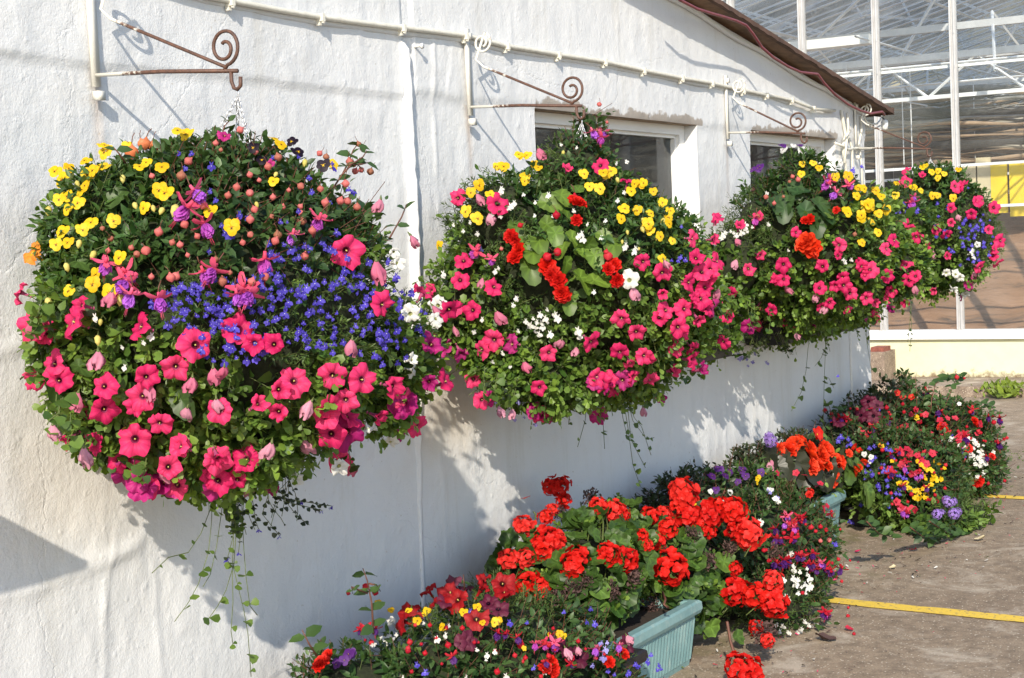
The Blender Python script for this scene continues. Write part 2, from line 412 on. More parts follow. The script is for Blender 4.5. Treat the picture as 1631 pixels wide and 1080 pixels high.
# ------------------------------------------------------------------ ground
def vnoise(x, y, seed):
    r = np.random.default_rng(seed); T = r.random((64, 64)) * 2 - 1
    xi = np.floor(x).astype(int); yi = np.floor(y).astype(int); fx = x - xi; fy = y - yi
    fx = fx * fx * (3 - 2 * fx); fy = fy * fy * (3 - 2 * fy)
    g = lambda a, b: T[a % 64, b % 64]
    return (g(xi, yi) * (1 - fx) + g(xi + 1, yi) * fx) * (1 - fy) + (g(xi, yi + 1) * (1 - fx) + g(xi + 1, yi + 1) * fx) * fy

gm = MB(); gm.add([(-150, -150, 0), (400, -150, 0), (400, 400, 0), (-150, 400, 0)], [(0, 1, 2, 3)])
tag(gm.build('ground', M['ground']), kind='structure')

def yellow_mat():
    m, nt, b = newmat('worn yellow paint'); v = coords(nt)
    n = noise(nt, 60, 5, 0.75, v)
    c = ramp(nt, n.outputs[0], [(0.36, (0.27, 0.21, 0.13)), (0.45, (0.80, 0.55, 0.07))])
    nt.links.new(c, b.inputs['Base Color']); b.inputs['Roughness'].default_value = 0.75
    bump(nt, b, n.outputs[0], 0.5, 0.003)
    return m
M['yellow'] = yellow_mat()
def line(p0, p1, w, ext0, ext1):
    a = Vector(gnd(*p0)); b = Vector(gnd(*p1)); d = (b - a).normalized(); n = Vector((-d.y, d.x, 0))
    a = a - d * ext0; b = b + d * ext1; L = (b - a).length; k = 60
    r = random.Random(3); vs = []; fs = []
    for i in range(k + 1):
        p = a + d * (L * i / k)
        for s in (-1, 1):
            q = p + n * s * (w / 2 + r.uniform(-.006, .006)); vs.append((q.x, q.y, 0.004))
        if i: fs.append((2 * i - 2, 2 * i - 1, 2 * i + 1, 2 * i))
    g = MB(); g.add(vs, fs)
    return g.build('parking_line', M['yellow'])
tag(line((1350, 960), (1631, 988), 0.092, .3, 4), kind='structure')
tag(line((1530, 788), (1631, 794), 0.09, .2, 4), kind='structure')

# ------------------------------------------------------------------ the white building
XC = float(at(1386, 560)[0])             # its corner
W1 = (5.078, 6.546, 0.985, 1.982); W2 = (7.16, 8.405, 0.985, 1.982)
def zv(x): return 2.514 - 0.1415 * (x - 6.393)
bld = empty('building', (XC, WY, 0), 'low building of lumpy white painted render under a sloping roof', 'building')
CAB = [(330, -6), (440, 15), (510, 27), (575, 36), (640, 44), (700, 51), (745, 57), (805, 73), (850, 80), (890, 87), (930, 93), (962, 98), (1025, 112), (1085, 124), (1133, 132), (1165, 140), (1190, 145), (1220, 151), (1245, 156), (1262, 160), (1285, 169), (1300, 174), (1330, 176)]
bandx = [at(0, 86)[0], at(140, 103)[0], at(300, 116)[0], at(640, 156)[0]]
bandz = [at(0, 86)[2], at(140, 103)[2], at(300, 116)[2], at(640, 156)[2]]
XS = float(at(640, 120)[0])              # vertical fin
def relief(x, z):
    h = 0.0045 * vnoise(x * 1.7 + 3, z * 1.9, 1) + 0.0022 * vnoise(x * 6, z * 4.2, 2) + 0.0013 * vnoise(x * 17, z * 5.5, 3)
    h += 0.0045 * np.maximum(0, vnoise(x * 11 + 5, z * 11, 4) - 0.35) + .0010 * vnoise(x * 34, z * 26, 9)
    # raised upper panel to the left of the fin
    zl = np.interp(x, bandx, bandz) + 0.004 * vnoise(x * 9, x * 0 + 1, 5)
    h += 0.008 * (1 / (1 + np.exp(-np.clip((z - zl) / 0.0016, -30, 30)))) * (x < XS)
    # thicker render above lintel height
    zl2 = 1.985 + 0.012 * vnoise(x * 5, x * 0 + 2, 6)
    h += 0.008 * (1 / (1 + np.exp(-(z - zl2) / 0.007))) * (x > XS + .06)
    # dribbled ridges and cracks
    for (p0, p1, amp, w) in (((683, 0), (700, 380), .006, .010), ((1153, 560), (1156, 760), .007, .010), ((720, 50), (706, 190), .004, .012),
                             ((1178, 600), (1180, 780), .003, .008), ((160, 170), (166, 400), .003, .010), ((240, 800), (255, 1080), .003, .010),
                             ((700, 700), (712, 900), .003, .008), ((1227, 620), (1215, 760), .005, .012), ((810, 20), (812, 120), .003, .008),
                             ((980, 0), (982, 110), .003, .01), ((160, 900), (172, 1080), .004, .012)):
        a = at(*p0); c = at(*p1)
        xx = np.interp(z, [c[2], a[2]], [c[0], a[0]]) + 0.006 * vnoise(z * 12, z * 0, int(p0[0]))
        inside = (z > c[2]) & (z < a[2])
        h += amp * np.exp(-((x - xx) / w) ** 2) * inside * (0.6 + 0.6 * vnoise(z * 20, z * 0 + 3, int(p0[0]) + 1))
    # broad diagonal trowel folds low at the left
    for (p0, p1, amp, w) in (((0, 950), (200, 880), .006, .02), ((150, 905), (215, 860), .005, .016), ((180, 870), (160, 1080), .003, .010), ((0, 560), (75, 520), .006, .014)):
        a = at(*p0); c = at(*p1); dx, dz = c[0] - a[0], c[2] - a[2]; L = sqrt(dx * dx + dz * dz)
        t = ((x - a[0]) * dx + (z - a[2]) * dz) / L; n = ((x - a[0]) * -dz + (z - a[2]) * dx) / L
        h += amp * np.exp(-((n + .01 * np.sin(t * 14)) / w) ** 2) * np.exp(-np.maximum(0, np.abs(t - L / 2) - L / 2) ** 2 / .002)
    return h
def fill(a, b, s):
    n = max(1, int(round((b - a) / s))); return list(np.linspace(a, b, n + 1))
xs = fill(-1.5, 2.2, .12)[:-1] + fill(2.2, W1[0], .010)[:-1] + fill(W1[0], W1[1], .013)[:-1] + fill(W1[1], W2[0], .013)[:-1] + fill(W2[0], W2[1], .014)[:-1] + fill(W2[1], XC, .014)
zs = fill(0, W1[2], .013)[:-1] + fill(W1[2], W1[3], .014)[:-1] + fill(W1[3], 2.12, .008)
xs = np.array(xs); zs = np.array(zs); ntop = 26
XX, ZZ = np.meshgrid(xs, zs, indexing='ij')
tops = zv(xs)
T = np.linspace(0, 1, ntop + 1)[1:]
Xt, Tt = np.meshgrid(xs, T, indexing='ij')
Zt = 2.12 + (tops[:, None] - 2.12) * Tt
XX = np.concatenate([XX, Xt], 1); ZZ = np.concatenate([ZZ, Zt], 1)
nx, nz = XX.shape
Hh = relief(XX, ZZ)
YY = WY - Hh
V = np.stack([XX, YY, ZZ], 2).reshape(-1, 3)
ii, jj = np.meshgrid(np.arange(nx - 1), np.arange(nz - 1), indexing='ij')
cxm = (XX[:-1, :-1] + XX[1:, 1:]) / 2; czm = (ZZ[:-1, :-1] + ZZ[1:, 1:]) / 2
keep = np.ones_like(cxm, bool)
for w in (W1, W2): keep &= ~((cxm > w[0]) & (cxm < w[1]) & (czm > w[2]) & (czm < w[3]))
q = (ii * nz + jj)[keep]
F = np.stack([q, q + nz, q + nz + 1, q + 1], 1)
link('wall', npmesh('wall', V, F, M['wall']), bld)
# the other walls and the inside of the room
BY = WY + 4.2; TH = 0.25
m = MB()
def wtop(x): return zv(x) - .002
m.add([(XC, WY, 0), (XC, BY, 0), (XC, BY, wtop(XC)), (XC, WY, wtop(XC))], [(0, 1, 2, 3)])
m.add([(-1.5, BY, 0), (XC, BY, 0), (XC, BY, wtop(XC)), (-1.5, BY, wtop(-1.5))], [(3, 2, 1, 0)])
m.add([(-1.5, WY, 0), (-1.5, BY, 0), (-1.5, BY, wtop(-1.5)), (-1.5, WY, wtop(-1.5))], [(3, 2, 1, 0)])
m.build('side_wall', M['wall'], bld)
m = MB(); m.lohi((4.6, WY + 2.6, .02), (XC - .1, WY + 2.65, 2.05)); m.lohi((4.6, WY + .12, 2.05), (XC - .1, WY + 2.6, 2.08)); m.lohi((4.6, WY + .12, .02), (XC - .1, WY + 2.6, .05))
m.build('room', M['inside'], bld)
# reveals
RV = 0.062
for w in (W1, W2):
    x0, x1, z0, z1 = w
    m = MB()
    def strip(p, q, n, cols):       # irregular reveal face from the wall edge inwards
        G = []
        for i in range(n + 1):
            t = i / n; a = Vector(p) * (1 - t) + Vector(q) * t
            h = float(relief(np.array([a.x]), np.array([a.z]))[0])
            G.append([(a.x, WY - h, a.z), (a.x, WY + RV * .5, a.z), (a.x, WY + RV + .12, a.z)])
        m.grid(G, cols)
    strip((x0, 0, z0), (x0, 0, z1), 40, 0); strip((x1, 0, z1), (x1, 0, z0), 40, 0)
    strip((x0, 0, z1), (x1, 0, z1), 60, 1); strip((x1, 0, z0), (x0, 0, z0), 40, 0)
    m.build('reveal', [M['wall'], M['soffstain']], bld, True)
    fr = MB(); fw = .052; y0, y1 = WY + RV, WY + RV + .06
    fr.lohi((x0 + .001, y0, z1 - .042), (x1 - .001, y1, z1 - .001)); fr.lohi((x0 + .001, y0, z0 + .001), (x1 - .001, y1, z0 + fw))
    fr.lohi((x0 + .001, y0 + .001, z0 + fw), (x0 + fw * .5, y1, z1 - .042)); fr.lohi((x1 - fw, y0 + .001, z0 + fw), (x1 - .001, y1, z1 - .042))
    # inner sash bead, a step back
    b = .014; i0, i1, j0, j1 = x0 + fw * .5, x1 - fw, z0 + fw, z1 - .042
    fr.lohi((i0, y0 + .018, j1 - b), (i1, y1 - .002, j1)); fr.lohi((i0, y0 + .018, j0), (i1, y1 - .002, j0 + b))
    fr.lohi((i0, y0 + .019, j0 + b), (i0 + b, y1 - .002, j1 - b)); fr.lohi((i1 - b, y0 + .019, j0 + b), (i1, y1 - .002, j1 - b))
    fo = fr.build('window_frame', M['upvc'], bld)
    p = MB(); p.add([(i0 + b, y0 + .04, j0 + b), (i1 - b, y0 + .04, j0 + b), (i1 - b, y0 + .04, j1 - b), (i0 + b, y0 + .04, j1 - b)], [(0, 1, 2, 3)])
    p.build('pane', M['glass'], fo)
# vertical fin, painted over, at the panel edge
r = random.Random(5)
m = MB(); fp = [(634, 62), (638, 90), (640, 130), (643, 180), (646, 240), (650, 320), (654, 400), (656, 500), (658, 600), (660, 700), (663, 800), (667, 900), (669, 960)]
G = []
fin = [at(*p) for p in fp]; fin.append(np.array([fin[-1][0] + .01, WY, 0.0]))
for i in range(len(fin) * 5 - 4):
    k = min(i // 5, len(fin) - 2); t = i / 5 - k; a = fin[k] * (1 - t) + fin[k + 1] * t
    pr = .030 if a[2] > 1.2 else (.030 * max(.35, (a[2] - .3) / .9))
    if i < 3: pr *= (i + .4) / 3.4
    pr *= r.uniform(.93, 1.05); w = r.uniform(.016, .021); x = a[0] + .003 * r.uniform(-1, 1)
    G.append([(x, WY + .01, a[2]), (x, WY - pr * .96, a[2]), (x + w * .4, WY - pr - .002, a[2]), (x + w, WY - pr * .85, a[2]), (x + w * 1.3, WY + .01, a[2])])
m.grid(G); m.build('render_fin', M['wall'], bld, True)
m = MB()
a, c = at(1352, 500), at(1356, 660)
m.tube([(a[0], WY - .004, 1.2), (c[0], WY - .004, 0.0)], .009, 6); m.build('joint_strip', M['white'], bld, True)
# roof: sloping down to the corner, its verge overhanging the wall
OH = .13; XE = XC + .11
rf = MB()
def rz(x): return zv(x)
rf.add([(-1.8, WY - OH, rz(-1.8) + .004), (XE, WY - OH, rz(XE) + .004), (XE, BY + .2, rz(XE) + .004), (-1.8, BY + .2, rz(-1.8) + .004)], [(0, 1, 2, 3)], 1)
G1 = []; n = 260; rr = random.Random(8)
for i in range(n + 1):
    x = -1.8 + (XE + .02 + 1.8) * i / n; jz = rr.uniform(-.004, .004)
    z0 = rz(x) + .006; G1.append([(x, WY - OH - .012, z0 - .010 + jz), (x, WY - OH - .012, z0 + .012), (x, BY + .2, z0 + .012)])
rf.grid(G1, 0)
rf.add([(-1.8, WY - OH - .012, rz(-1.8) - .004), (XE + .02, WY - OH - .012, rz(XE + .02) - .004), (XE + .02, WY - OH + .01, rz(XE + .02) - .004), (-1.8, WY - OH + .01, rz(-1.8) - .004)], [(0, 1, 2, 3)], 0)
rf.add([(XE + .02, WY - OH - .012, rz(XE) - .012), (XE + .02, BY + .2, rz(XE) - .012), (XE + .02, BY + .2, rz(XE) + .028), (XE + .02, WY - OH - .012, rz(XE) + .028)], [(0, 1, 2, 3)], 0)
rf.build('roof', [M['roof'], M['soffit']], bld)
bt = MB()
bt.tube([(x, WY - .016, zv(x) - .022 + .006 * sin(x * 7)) for x in np.linspace(2, XC - .01, 60)], .014, 6)
bt.build('wall_plate', M['wall'], bld, True)

# cable runs
def polyw(pts, d): return [tuple(at(px, py, d)) for px, py in pts]
cr = empty('electric_cable', at(640, 44, .02), 'white painted cable clipped across the wall above the windows', 'cable')
m = MB()
pp = polyw(CAB, .027); ext = [(pp[0][0] - 2.5, pp[0][1], pp[0][2] + .18)]
m.tube(ext + pp, .0082, 8); m.build('conduit', M['cable'], cr, True)
m = MB(); m.tube([(x, WY - .004, z - .006 + .003 * sin(x * 31)) for x, y, z in ext + pp[:-3]], .015, 6); m.build('shade_ridge', M['wall'], cr, True)  # ridge added behind the cable to cast the shade band below it
for (px, py) in [(366, 2), (510, 27), (640, 44), (740, 57), (806, 73), (888, 87), (962, 98), (1024, 112), (1085, 124), (1133, 132), (1183, 144), (1220, 151), (1260, 159), (1295, 172)]:
    p = at(px, py, .027); m = MB()
    m.box((p[0], p[1] - .002, p[2] - .002), (.013, .024, .022)); m.box((p[0], p[1] + .006, p[2] - .018), (.010, .014, .013)); m.tube([(p[0], p[1] - .006, p[2] - .015), (p[0], p[1] - .014, p[2] - .017)], .004, 6)
    m.build('cable_clip', M['cable'], cr)
cr = empty('corner_cables', at(1350, 250, .02), 'tangle of white painted cables and pipe beside the corner of the wall', 'cable')
def cab(pts, r_, d=.02, name='cable'):
    m = MB(); m.tube(polyw(pts, d), r_, 6); return m.build(name, M['cable'], cr, True)
cab([(1340, 176), (1344, 200), (1347, 215), (1342, 232), (1346, 262), (1352, 300), (1353, 420), (1354, 500)], .009)
cab([(1349, 180), (1351, 200), (1350, 215), (1357, 235), (1358, 300), (1357, 400)], .008, .03)
cab([(1371, 185), (1372, 210), (1368, 228), (1372, 260), (1375, 330)], .007)
cab([(1330, 228), (1344, 233), (1350, 238), (1365, 236), (1386, 237)], .008, .03)
cab([(1345, 260), (1349, 215), (1354, 208)], .008, .035)
cab([(1376, 185), (1380, 194), (1388, 198), (1397, 197), (1403, 190), (1404, 184)], .005, .04, 'cable_loop')
cab([(1378, 190), (1384, 201), (1394, 205), (1402, 200)], .005, .05, 'cable_loop')
cr2 = empty('lamp_holder', at(1409, 196, .05), 'small pale grey fitting hanging under the roof corner', 'fitting')
p = Vector(at(1409, 199, .08)); m = MB(); m.tube([p + Vector((0, 0, z)) for z in (-.028, -.026, 0, .022, .03)], [.008, .017, .02, .019, .008], 10); m.build('cap', M['upvc'], cr2, True)
m = MB(); m.tube([p + Vector((0, 0, .03)), p + Vector((-.005, .02, .05)), p + Vector((-.03, .05, .055))], .004, 5); m.build('wire', M['black'], cr2, True)
# dark red cable slung along the verge
pts = []
prev = None
sw = [(1060, -22), (1083, 0), (1110, 14), (1135, 22), (1150, 26), (1172, 33), (1188, 40), (1200, 55), (1213, 75), (1232, 92), (1255, 106), (1275, 115), (1302, 118), (1312, 132), (1330, 151), (1350, 166), (1370, 176), (1386, 181), (1405, 178), (1409, 183)]
m = MB(); m.tube(polyw(sw, OH + .022), .0068, 7)
tag(m.build('red_cable', M['redcable'], None, True), 'dark red cable looped along the sloping roof edge', 'cable')

# nail in the wall
m = MB(); a = at(657, 75); m.tube([(a[0], WY + .01, a[2]), (a[0], WY - .034, a[2] + .002)], .005, 6); m.tube([(a[0], WY - .034, a[2]), (a[0], WY - .040, a[2])], .009, 8)
tag(m.build('nail', M['white'], None, True), 'painted nail sticking out of the wall below the cable', 'nail')
# an unseen board added further left casts the straight-edged shade low at the left
sh = empty('shade_board', (1.35, WY, 1.2), 'unseen stand-in board left of the first basket, casting shade on the wall', 'shade caster')
P = Vector(at(145, 910)) - Vector((2.1, 1, -1.3)) * .42
m = MB(); m.lohi((P.x - .9, WY - (WY - P.y), P.z), (P.x, WY, P.z + .02)); m.build('board', M['white'], sh)
m = MB(); m.lohi((P.x - .9, WY - .02, P.z + .022), (P.x, WY, P.z + .20)); m.build('back', M['white'], sh)

# ------------------------------------------------------------------ brackets
GB = 'iron brackets holding the hanging baskets'
def bracket_meshes(A):
    """local frame: wall at y=0, arm towards -y, top of arm at z=0"""
    out = {}
    m = MB(); m.box((0, -.004, .115), (.026, .008, .29)); m.box((0, -.012, -.052), (.024, .02, .022)); m.box((0, -.012, .235), (.02, .014, .02)); out['wall_plate'] = m
    m = MB(); m.tube([(0, -.008, -.002), (0, -A * .5, -.012), (0, -A - .02, -.032)], .0050, 8); out['arm'] = m
    m = MB(); sp = []
    c = (-.062, .208); r0 = .036                 # upper scroll
    for i in range(34):
        t = i / 33; th = radians(250) - t * radians(500) ; rr = .013 + (r0 - .013) * t
        sp.append((0, c[0] + rr * cos(th), c[1] + rr * sin(th)))
    e = sp[-1]
    sp += [(0, -.035, .155), (0, -.065, .128)]
    sp += [(0, -.065 - (A - .08) * t, .128 - (.148) * t) for t in (.25, .5, .75, 1.0)]
    m.tube(sp, .0043, 7); out['strut'] = m
    m = MB(); sp = []
    c = (-A + .016, .024); r0 = .040
    for i in range(44):
        t = i / 43; th = radians(-80) + t * radians(560); rr = r0 * (1 - .72 * max(0, t - .25) / .75)
        sp.append((0, c[0] - rr * cos(th), c[1] + rr * sin(th)))
    m.tube([(0, -A + .02, -.027)] + sp, .0044, 7); out['scroll'] = m
    m = MB(); m.tube([(0, -A, -.030), (0, -A, -.055), (0, -A - .006, -.070), (0, -A - .016, -.074), (0, -A - .026, -.066), (0, -A - .027, -.046)], .0048, 7); out['hook'] = m
    return out
BR = []
labs = ['rusty bracket with a scroll end, nearest, in front of the raised wall panel', 'iron bracket with two scrolls beside the large window', 'iron bracket mounted between the two windows', 'thin iron bracket by the corner of the wall, farthest away']
protos = {}
for i, (px, py, A, z1) in enumerate([(150, 119, .43, 1), (747, 170, .41, 1), (1158, 211, .355, 1), (1363, 236, .40, 1)]):
    P = at(px, py, .017)
    o = empty('hanging_bracket', P, labs[i], 'bracket', GB)
    if A not in protos: protos[A] = {k: mb.mesh(k, M['rust']) for k, mb in bracket_meshes(A).items()}
    for k, me in protos[A].items():
        c = bpy.data.objects.new(k, me); C.objects.link(c); c.parent = o
    BR.append((P, A))

# ------------------------------------------------------------------ greenhouse beyond
GX = 14.5
st = MB(); st.lohi((13.68, -9, -.02), (GX + .3, 13, .09)); st.build('step', M['step']); tag(bpy.data.objects['step'], kind='structure')
gh = empty('greenhouse', (GX, 3, 0), 'large dusty glass greenhouse on a pale yellow base wall', 'greenhouse')
def ypaint():
    m, nt, b = newmat('pale yellow paint'); v = coords(nt)
    n = noise(nt, 2.5, 6, 0.7, v); n2 = noise(nt, 12, 6, 0.75, v)
    c = ramp(nt, n.outputs[0], [(0.3, (0.62, 0.62, 0.40)), (0.7, (0.70, 0.70, 0.50))])
    sx = N(nt, 'ShaderNodeSeparateXYZ'); g = N(nt, 'ShaderNodeNewGeometry'); nt.links.new(g.outputs['Position'], sx.inputs[0])
    ma = N(nt, 'ShaderNodeMath', operation='MULTIPLY_ADD'); nt.links.new(sx.outputs[2], ma.inputs[0]); ma.inputs[1].default_value = 3.0; nt.links.new(n2.outputs[0], ma.inputs[2])
    c = mixc(nt, ramp(nt, ma.outputs[0], [(0.74, 1.0), (0.95, 0.0)]), c, (0.20, 0.14, 0.08))
    nt.links.new(c, b.inputs['Base Color']); b.inputs['Roughness'].default_value = 0.8; bump(nt, b, n2.outputs[0], 0.3, 0.01)
    return m
M['ypaint'] = ypaint()
m = MB(); m.lohi((GX, -9, .091), (GX + .2, 13, .44))
m.build('base_wall', M['ypaint'], gh)
m = MB(); m.lohi((GX - .05, -9, .441), (GX + .22, 13, .50)); m.lohi((GX - .03, -9, .501), (GX + .10, 13, .525)); m.build('sill', M['upvc'], gh)
ys = []
y = 3.80
ys = [3.80 + .71 * k for k in range(-17, 13)]
def zroof(y): return 4.35 - .25 * min(abs(y - 3.6), abs(y - 11.6), abs(y + 4.4))
for y in ys:
    zt = zroof(y)
    m = MB(); m.lohi((GX - .035, y - .026, .526), (GX + .05, y - .010, zt)); m.lohi((GX - .035, y + .010, .526), (GX + .05, y + .026, zt)); m.lohi((GX - .015, y - .010, .526), (GX + .05, y + .010, zt))
    for k in range(9): m.box((GX - .037, y - .018, .8 + k * .3), (.01, .010, .016))
    m.build('glazing_bar', M['alu'], gh)
m = MB()
for y in ys[:-1]: m.add([(GX + .02, y + .027, .53), (GX + .02, y + .683, .53), (GX + .02, y + .683, zroof(y + .683)), (GX + .02, y + .027, zroof(y + .027))], [(0, 1, 2, 3)])
m.build('glazing', M['ghglass'], gh)
m = MB()
for z in (1.62, 2.0, 2.9): m.lohi((GX + .06, -9, z), (GX + .09, 13, z + .025))
m.build('rail', M['galv'], gh)
# roof spans: ridges run away from the yard
spans = [(3.6, 4.0), (11.6, 4.0), (-4.4, 4.0)]
m = MB(); gl = MB(); XB = 36
for yr, hw in spans:
    zr, zg = 4.35, 3.35
    for s in (-1, 1):
        yg = yr + s * hw
        x = GX
        while x < XB:
            m.tube([(x, yr, zr), (x, yg, zg)], .011, 4, caps=False); x += .62
        for t in (.0, .33, .66, 1.0):
            m.tube([(GX, yr + s * hw * t, zr - (zr - zg) * t - .05), (XB, yr + s * hw * t, zr - (zr - zg) * t - .05)], .03 if t in (0., 1.) else .02, 4, caps=False)
        gl.add([(GX, yr, zr + .03), (XB, yr, zr + .03), (XB, yg, zg + .03), (GX, yg, zg + .03)], [(0, 1, 2, 3)])
m.build('roof_bars', M['galv'], gh); gl.build('roof_glazing', M['roofglass'], gh)
m = MB()
for x in (16.5, 20, 23.5, 27, 30.5, 34):
    m.lohi((x, -8.4, 3.18), (x + .05, 15.6, 3.25)); m.lohi((x, -8.4, 2.78), (x + .04, 15.6, 2.82))
    yy = -8.4
    while yy < 15:
        m.tube([(x + .02, yy, 2.8), (x + .02, yy + .5, 3.2), (x + .02, yy + 1.0, 2.8)], .016, 4); yy += 1.0
    for yc in (-4.4, 3.6, 11.6):
        for dy in (-2.6, -1.3, 1.3, 2.6): m.tube([(x + .02, yc + dy, 3.2), (x + .02, yc + dy * .55, 4.1)], .018, 4)
        m.tube([(x + .02, yc - 4, 3.2), (x + .02, yc, 4.3)], .02, 4)
    for yp in (-8.4, -.4, 7.6, 15.6): m.lohi((x, yp - .05, 0), (x + .08, yp + .05, 3.4))
for x in np.arange(15.3, 34, 2.3):
    m.tube([(x, -8, 3.0 + .02 * (x % 3)), (x, 13, 3.02)], .011, 4, caps=False)
for y in np.arange(-6, 13, 1.8):
    m.tube([(GX + .3, y, 3.30), (34, y, 3.30)], .012, 4, caps=False); m.tube([(GX + .3, y + .5, 2.9), (34, y + .5, 2.9)], .009, 4, caps=False)
for yy in np.arange(-4.4, 12, 2.0):
    for x in np.arange(15.2, 30, 2.4):
        m.tube([(x, yy, 2.9), (x + 1.2, yy + .3, 3.6)], .014, 4, caps=False); m.tube([(x + 1.2, yy + .3, 3.6), (x + 2.4, yy, 2.9)], .014, 4, caps=False)
for k in range(26):
    rk = random.Random(k); x = rk.uniform(15.5, 24); y = rk.uniform(-3, 9); m.tube([(x, y, rk.uniform(1.9, 2.3)), (x, y, 3.2)], .006, 4, caps=False)
m.build('truss', M['galv'], gh)
m = MB(); m.lohi((16.1, -8, 3.42), (16.18, 13, 3.49)); m.lohi((17.9, -8, 3.30), (18.0, 13, 3.36)); m.build('heating_pipe', M['alu'], gh)
a = onx(1270, 92, 15.2); b = onx(1385, 82, 15.2)
m = MB(); m.lohi((15.2, b[1], 3.27), (15.4, a[1] + .2, 3.36)); m.build('lamp_fitting', M['white'], gh)
# bunched shade screens and pipework hanging across the house
sm = [simple('screen grey', (0.24, 0.235, 0.22), 0.9, 0.4, 5), simple('screen dark', (0.05, 0.048, 0.045), 0.9, 0.5, 7), simple('screen cream', (0.52, 0.48, 0.40), 0.9, 0.3, 5), simple('screen tan', (0.42, 0.30, 0.20), 0.9, 0.35, 3)]
m = MB(); r = random.Random(21)
for i in range(210):
    x = r.uniform(18.9, 23.0); t = r.random(); z = 1.5 + (x * .9 / 15) * (.62 + .72 * t); mi = r.choice([0, 0, 0, 1, 1, 1, 2, 3, 3]); w = r.choice([.006, .010, .016, .024, .045])
    y0 = r.uniform(-8, 2); y1 = r.uniform(7.5, 13); n = 26; ph = r.uniform(0, 6)
    G = []
    for k in range(n + 1):
        y = y0 + (y1 - y0) * k / n; zz = z + .035 * sin(y * 1.7 + ph) + .025 * sin(y * 4.3 + ph * 2) + .02 * sin(y * 9 + ph * 3) + r.uniform(-.012, .012)
        ww = w * r.uniform(.5, 1.3)
        G.append([(x, y, zz + ww), (x - .03, y, zz), (x + .01, y, zz - ww)])
    m.grid(G, mi)
m.build('shade_screens', sm, gh, True)
def sheet(x, y0, y1, z0, z1, mi, name, par=gh, amp=.05, n=60):
    m = MB(); r = random.Random(int(z0 * 100)); G = []
    for i in range(n + 1):
        y = y0 + (y1 - y0) * i / n; a = amp * sin(y * 5 + z0) + r.uniform(-.02, .02)
        G.append([(x + a, y, z0 + .06 * sin(y * 1.3 + z1) + r.uniform(-.01, .01)), (x + a * 1.5, y, (z0 + z1) / 2), (x, y, z1 + .03 * sin(y * .9) + r.uniform(-.01, .01))])
    m.grid(G, mi); return m.build(name, sm, par, True)
sheet(23.2, -8, 15, 2.95, 3.45, 3, 'tan_screen'); sheet(23.5, -8, 15, 2.2, 3.0, 0, 'grey_screen'); sheet(23.8, -8, 15, 1.5, 2.4, 1, 'dark_backdrop')  # the last sheet is a plain dark backdrop
def bank_mat():
    m, nt, b = newmat('weathered brown boards'); v = coords(nt, (1, .35, 1.8))
    n = noise(nt, 2.2, 8, 0.72, v, .5); n2 = noise(nt, 9, 6, 0.7, v)
    c = ramp(nt, n.outputs[0], [(0.34, (0.10, 0.075, 0.06)), (0.44, (0.27, 0.155, 0.09)), (0.66, (0.40, 0.24, 0.15))])
    c = mixc(nt, ramp(nt, n2.outputs[0], [(0.58, 0.0), (0.66, 0.8)]), c, (0.08, 0.065, 0.055))
    nt.links.new(c, b.inputs['Base Color']); b.inputs['Roughness'].default_value = 0.9; bump(nt, b, n.outputs[0], 0.6, 0.05)
    return m
M['bank'] = bank_mat()
m = MB(); r = random.Random(4)
G = []
for i in range(90):
    y = -8.5 + 23 * i / 89
    G.append([(15.6 + .1 * r.random(), y, .0), (16.2 + .15 * r.random(), y, .35 + .05 * r.random()), (17.4 + .2 * r.random(), y, .75 + .08 * r.random()), (18.6, y, 1.25 + .06 * r.random()), (19.3, y, 1.56 + .05 * r.random()), (22, y, 1.6)])
m.grid(G); m.build('brown_bank', M['bank'], gh, True)
M['ypanel'] = simple('yellow panel', (0.82, 0.60, 0.02), 0.6, 0.12, 3); M['cpanel'] = simple('cream panel', (0.60, 0.52, 0.33), 0.7, 0.15, 3)
for (pa, pb, mt) in (((1579, 340), (1603, 258), 'ypanel'), ((1609, 345), (1634, 258), 'ypanel'), ((1530, 300), (1556, 262), 'cpanel'), ((1556, 335), (1577, 250), 'cpanel'), ((1636, 340), (1665, 255), 'ypanel')):
    a = onx(*pa, 18.4); b = onx(*pb, 18.4); m = MB(); m.lohi((18.4, b[1], a[2]), (18.44, a[1], b[2])); m.build('yellow_panel' if mt == 'ypanel' else 'cream_panel', M[mt], gh)
m = MB(); m.lohi((18.7, -8, 1.80), (18.74, 13, 1.85)); m.lohi((18.7, -8, 2.02), (18.73, 13, 2.05)); m.build('rail', M['galv'], gh)
# far gable of the house
m = MB(); m.add([(XB, -8.4, 0), (XB, 15.6, 0), (XB, 15.6, 3.3), (XB, -8.4, 3.3)], [(0, 1, 2, 3)]); m.build('far_gable', M['cpanel'], gh)
# low pier with a brick on it in front of the base wall
pr = empty('brick_pier', onx(1400, 600, 14.2), 'low rough pier with a red brick on top beside the greenhouse', 'pier')
a = onx(1372, 606, 14.15); b = onx(1415, 561, 14.15)
m = MB(); m.lohi((14.15, b[1] + .04, .091), (14.49, a[1], b[2] + .0)); m.build('pier', M['step'], pr)
M['brick'] = simple('red brick', (0.22, 0.07, 0.05), 0.9, 0.4, 30, bmp=.5)
m = MB(); c = onx(1387, 561, 14.2); d = onx(1408, 553, 14.2); m.lohi((14.2, d[1], c[2] + .002), (14.4, c[1], d[2])); m.build('brick', M['brick'], pr)

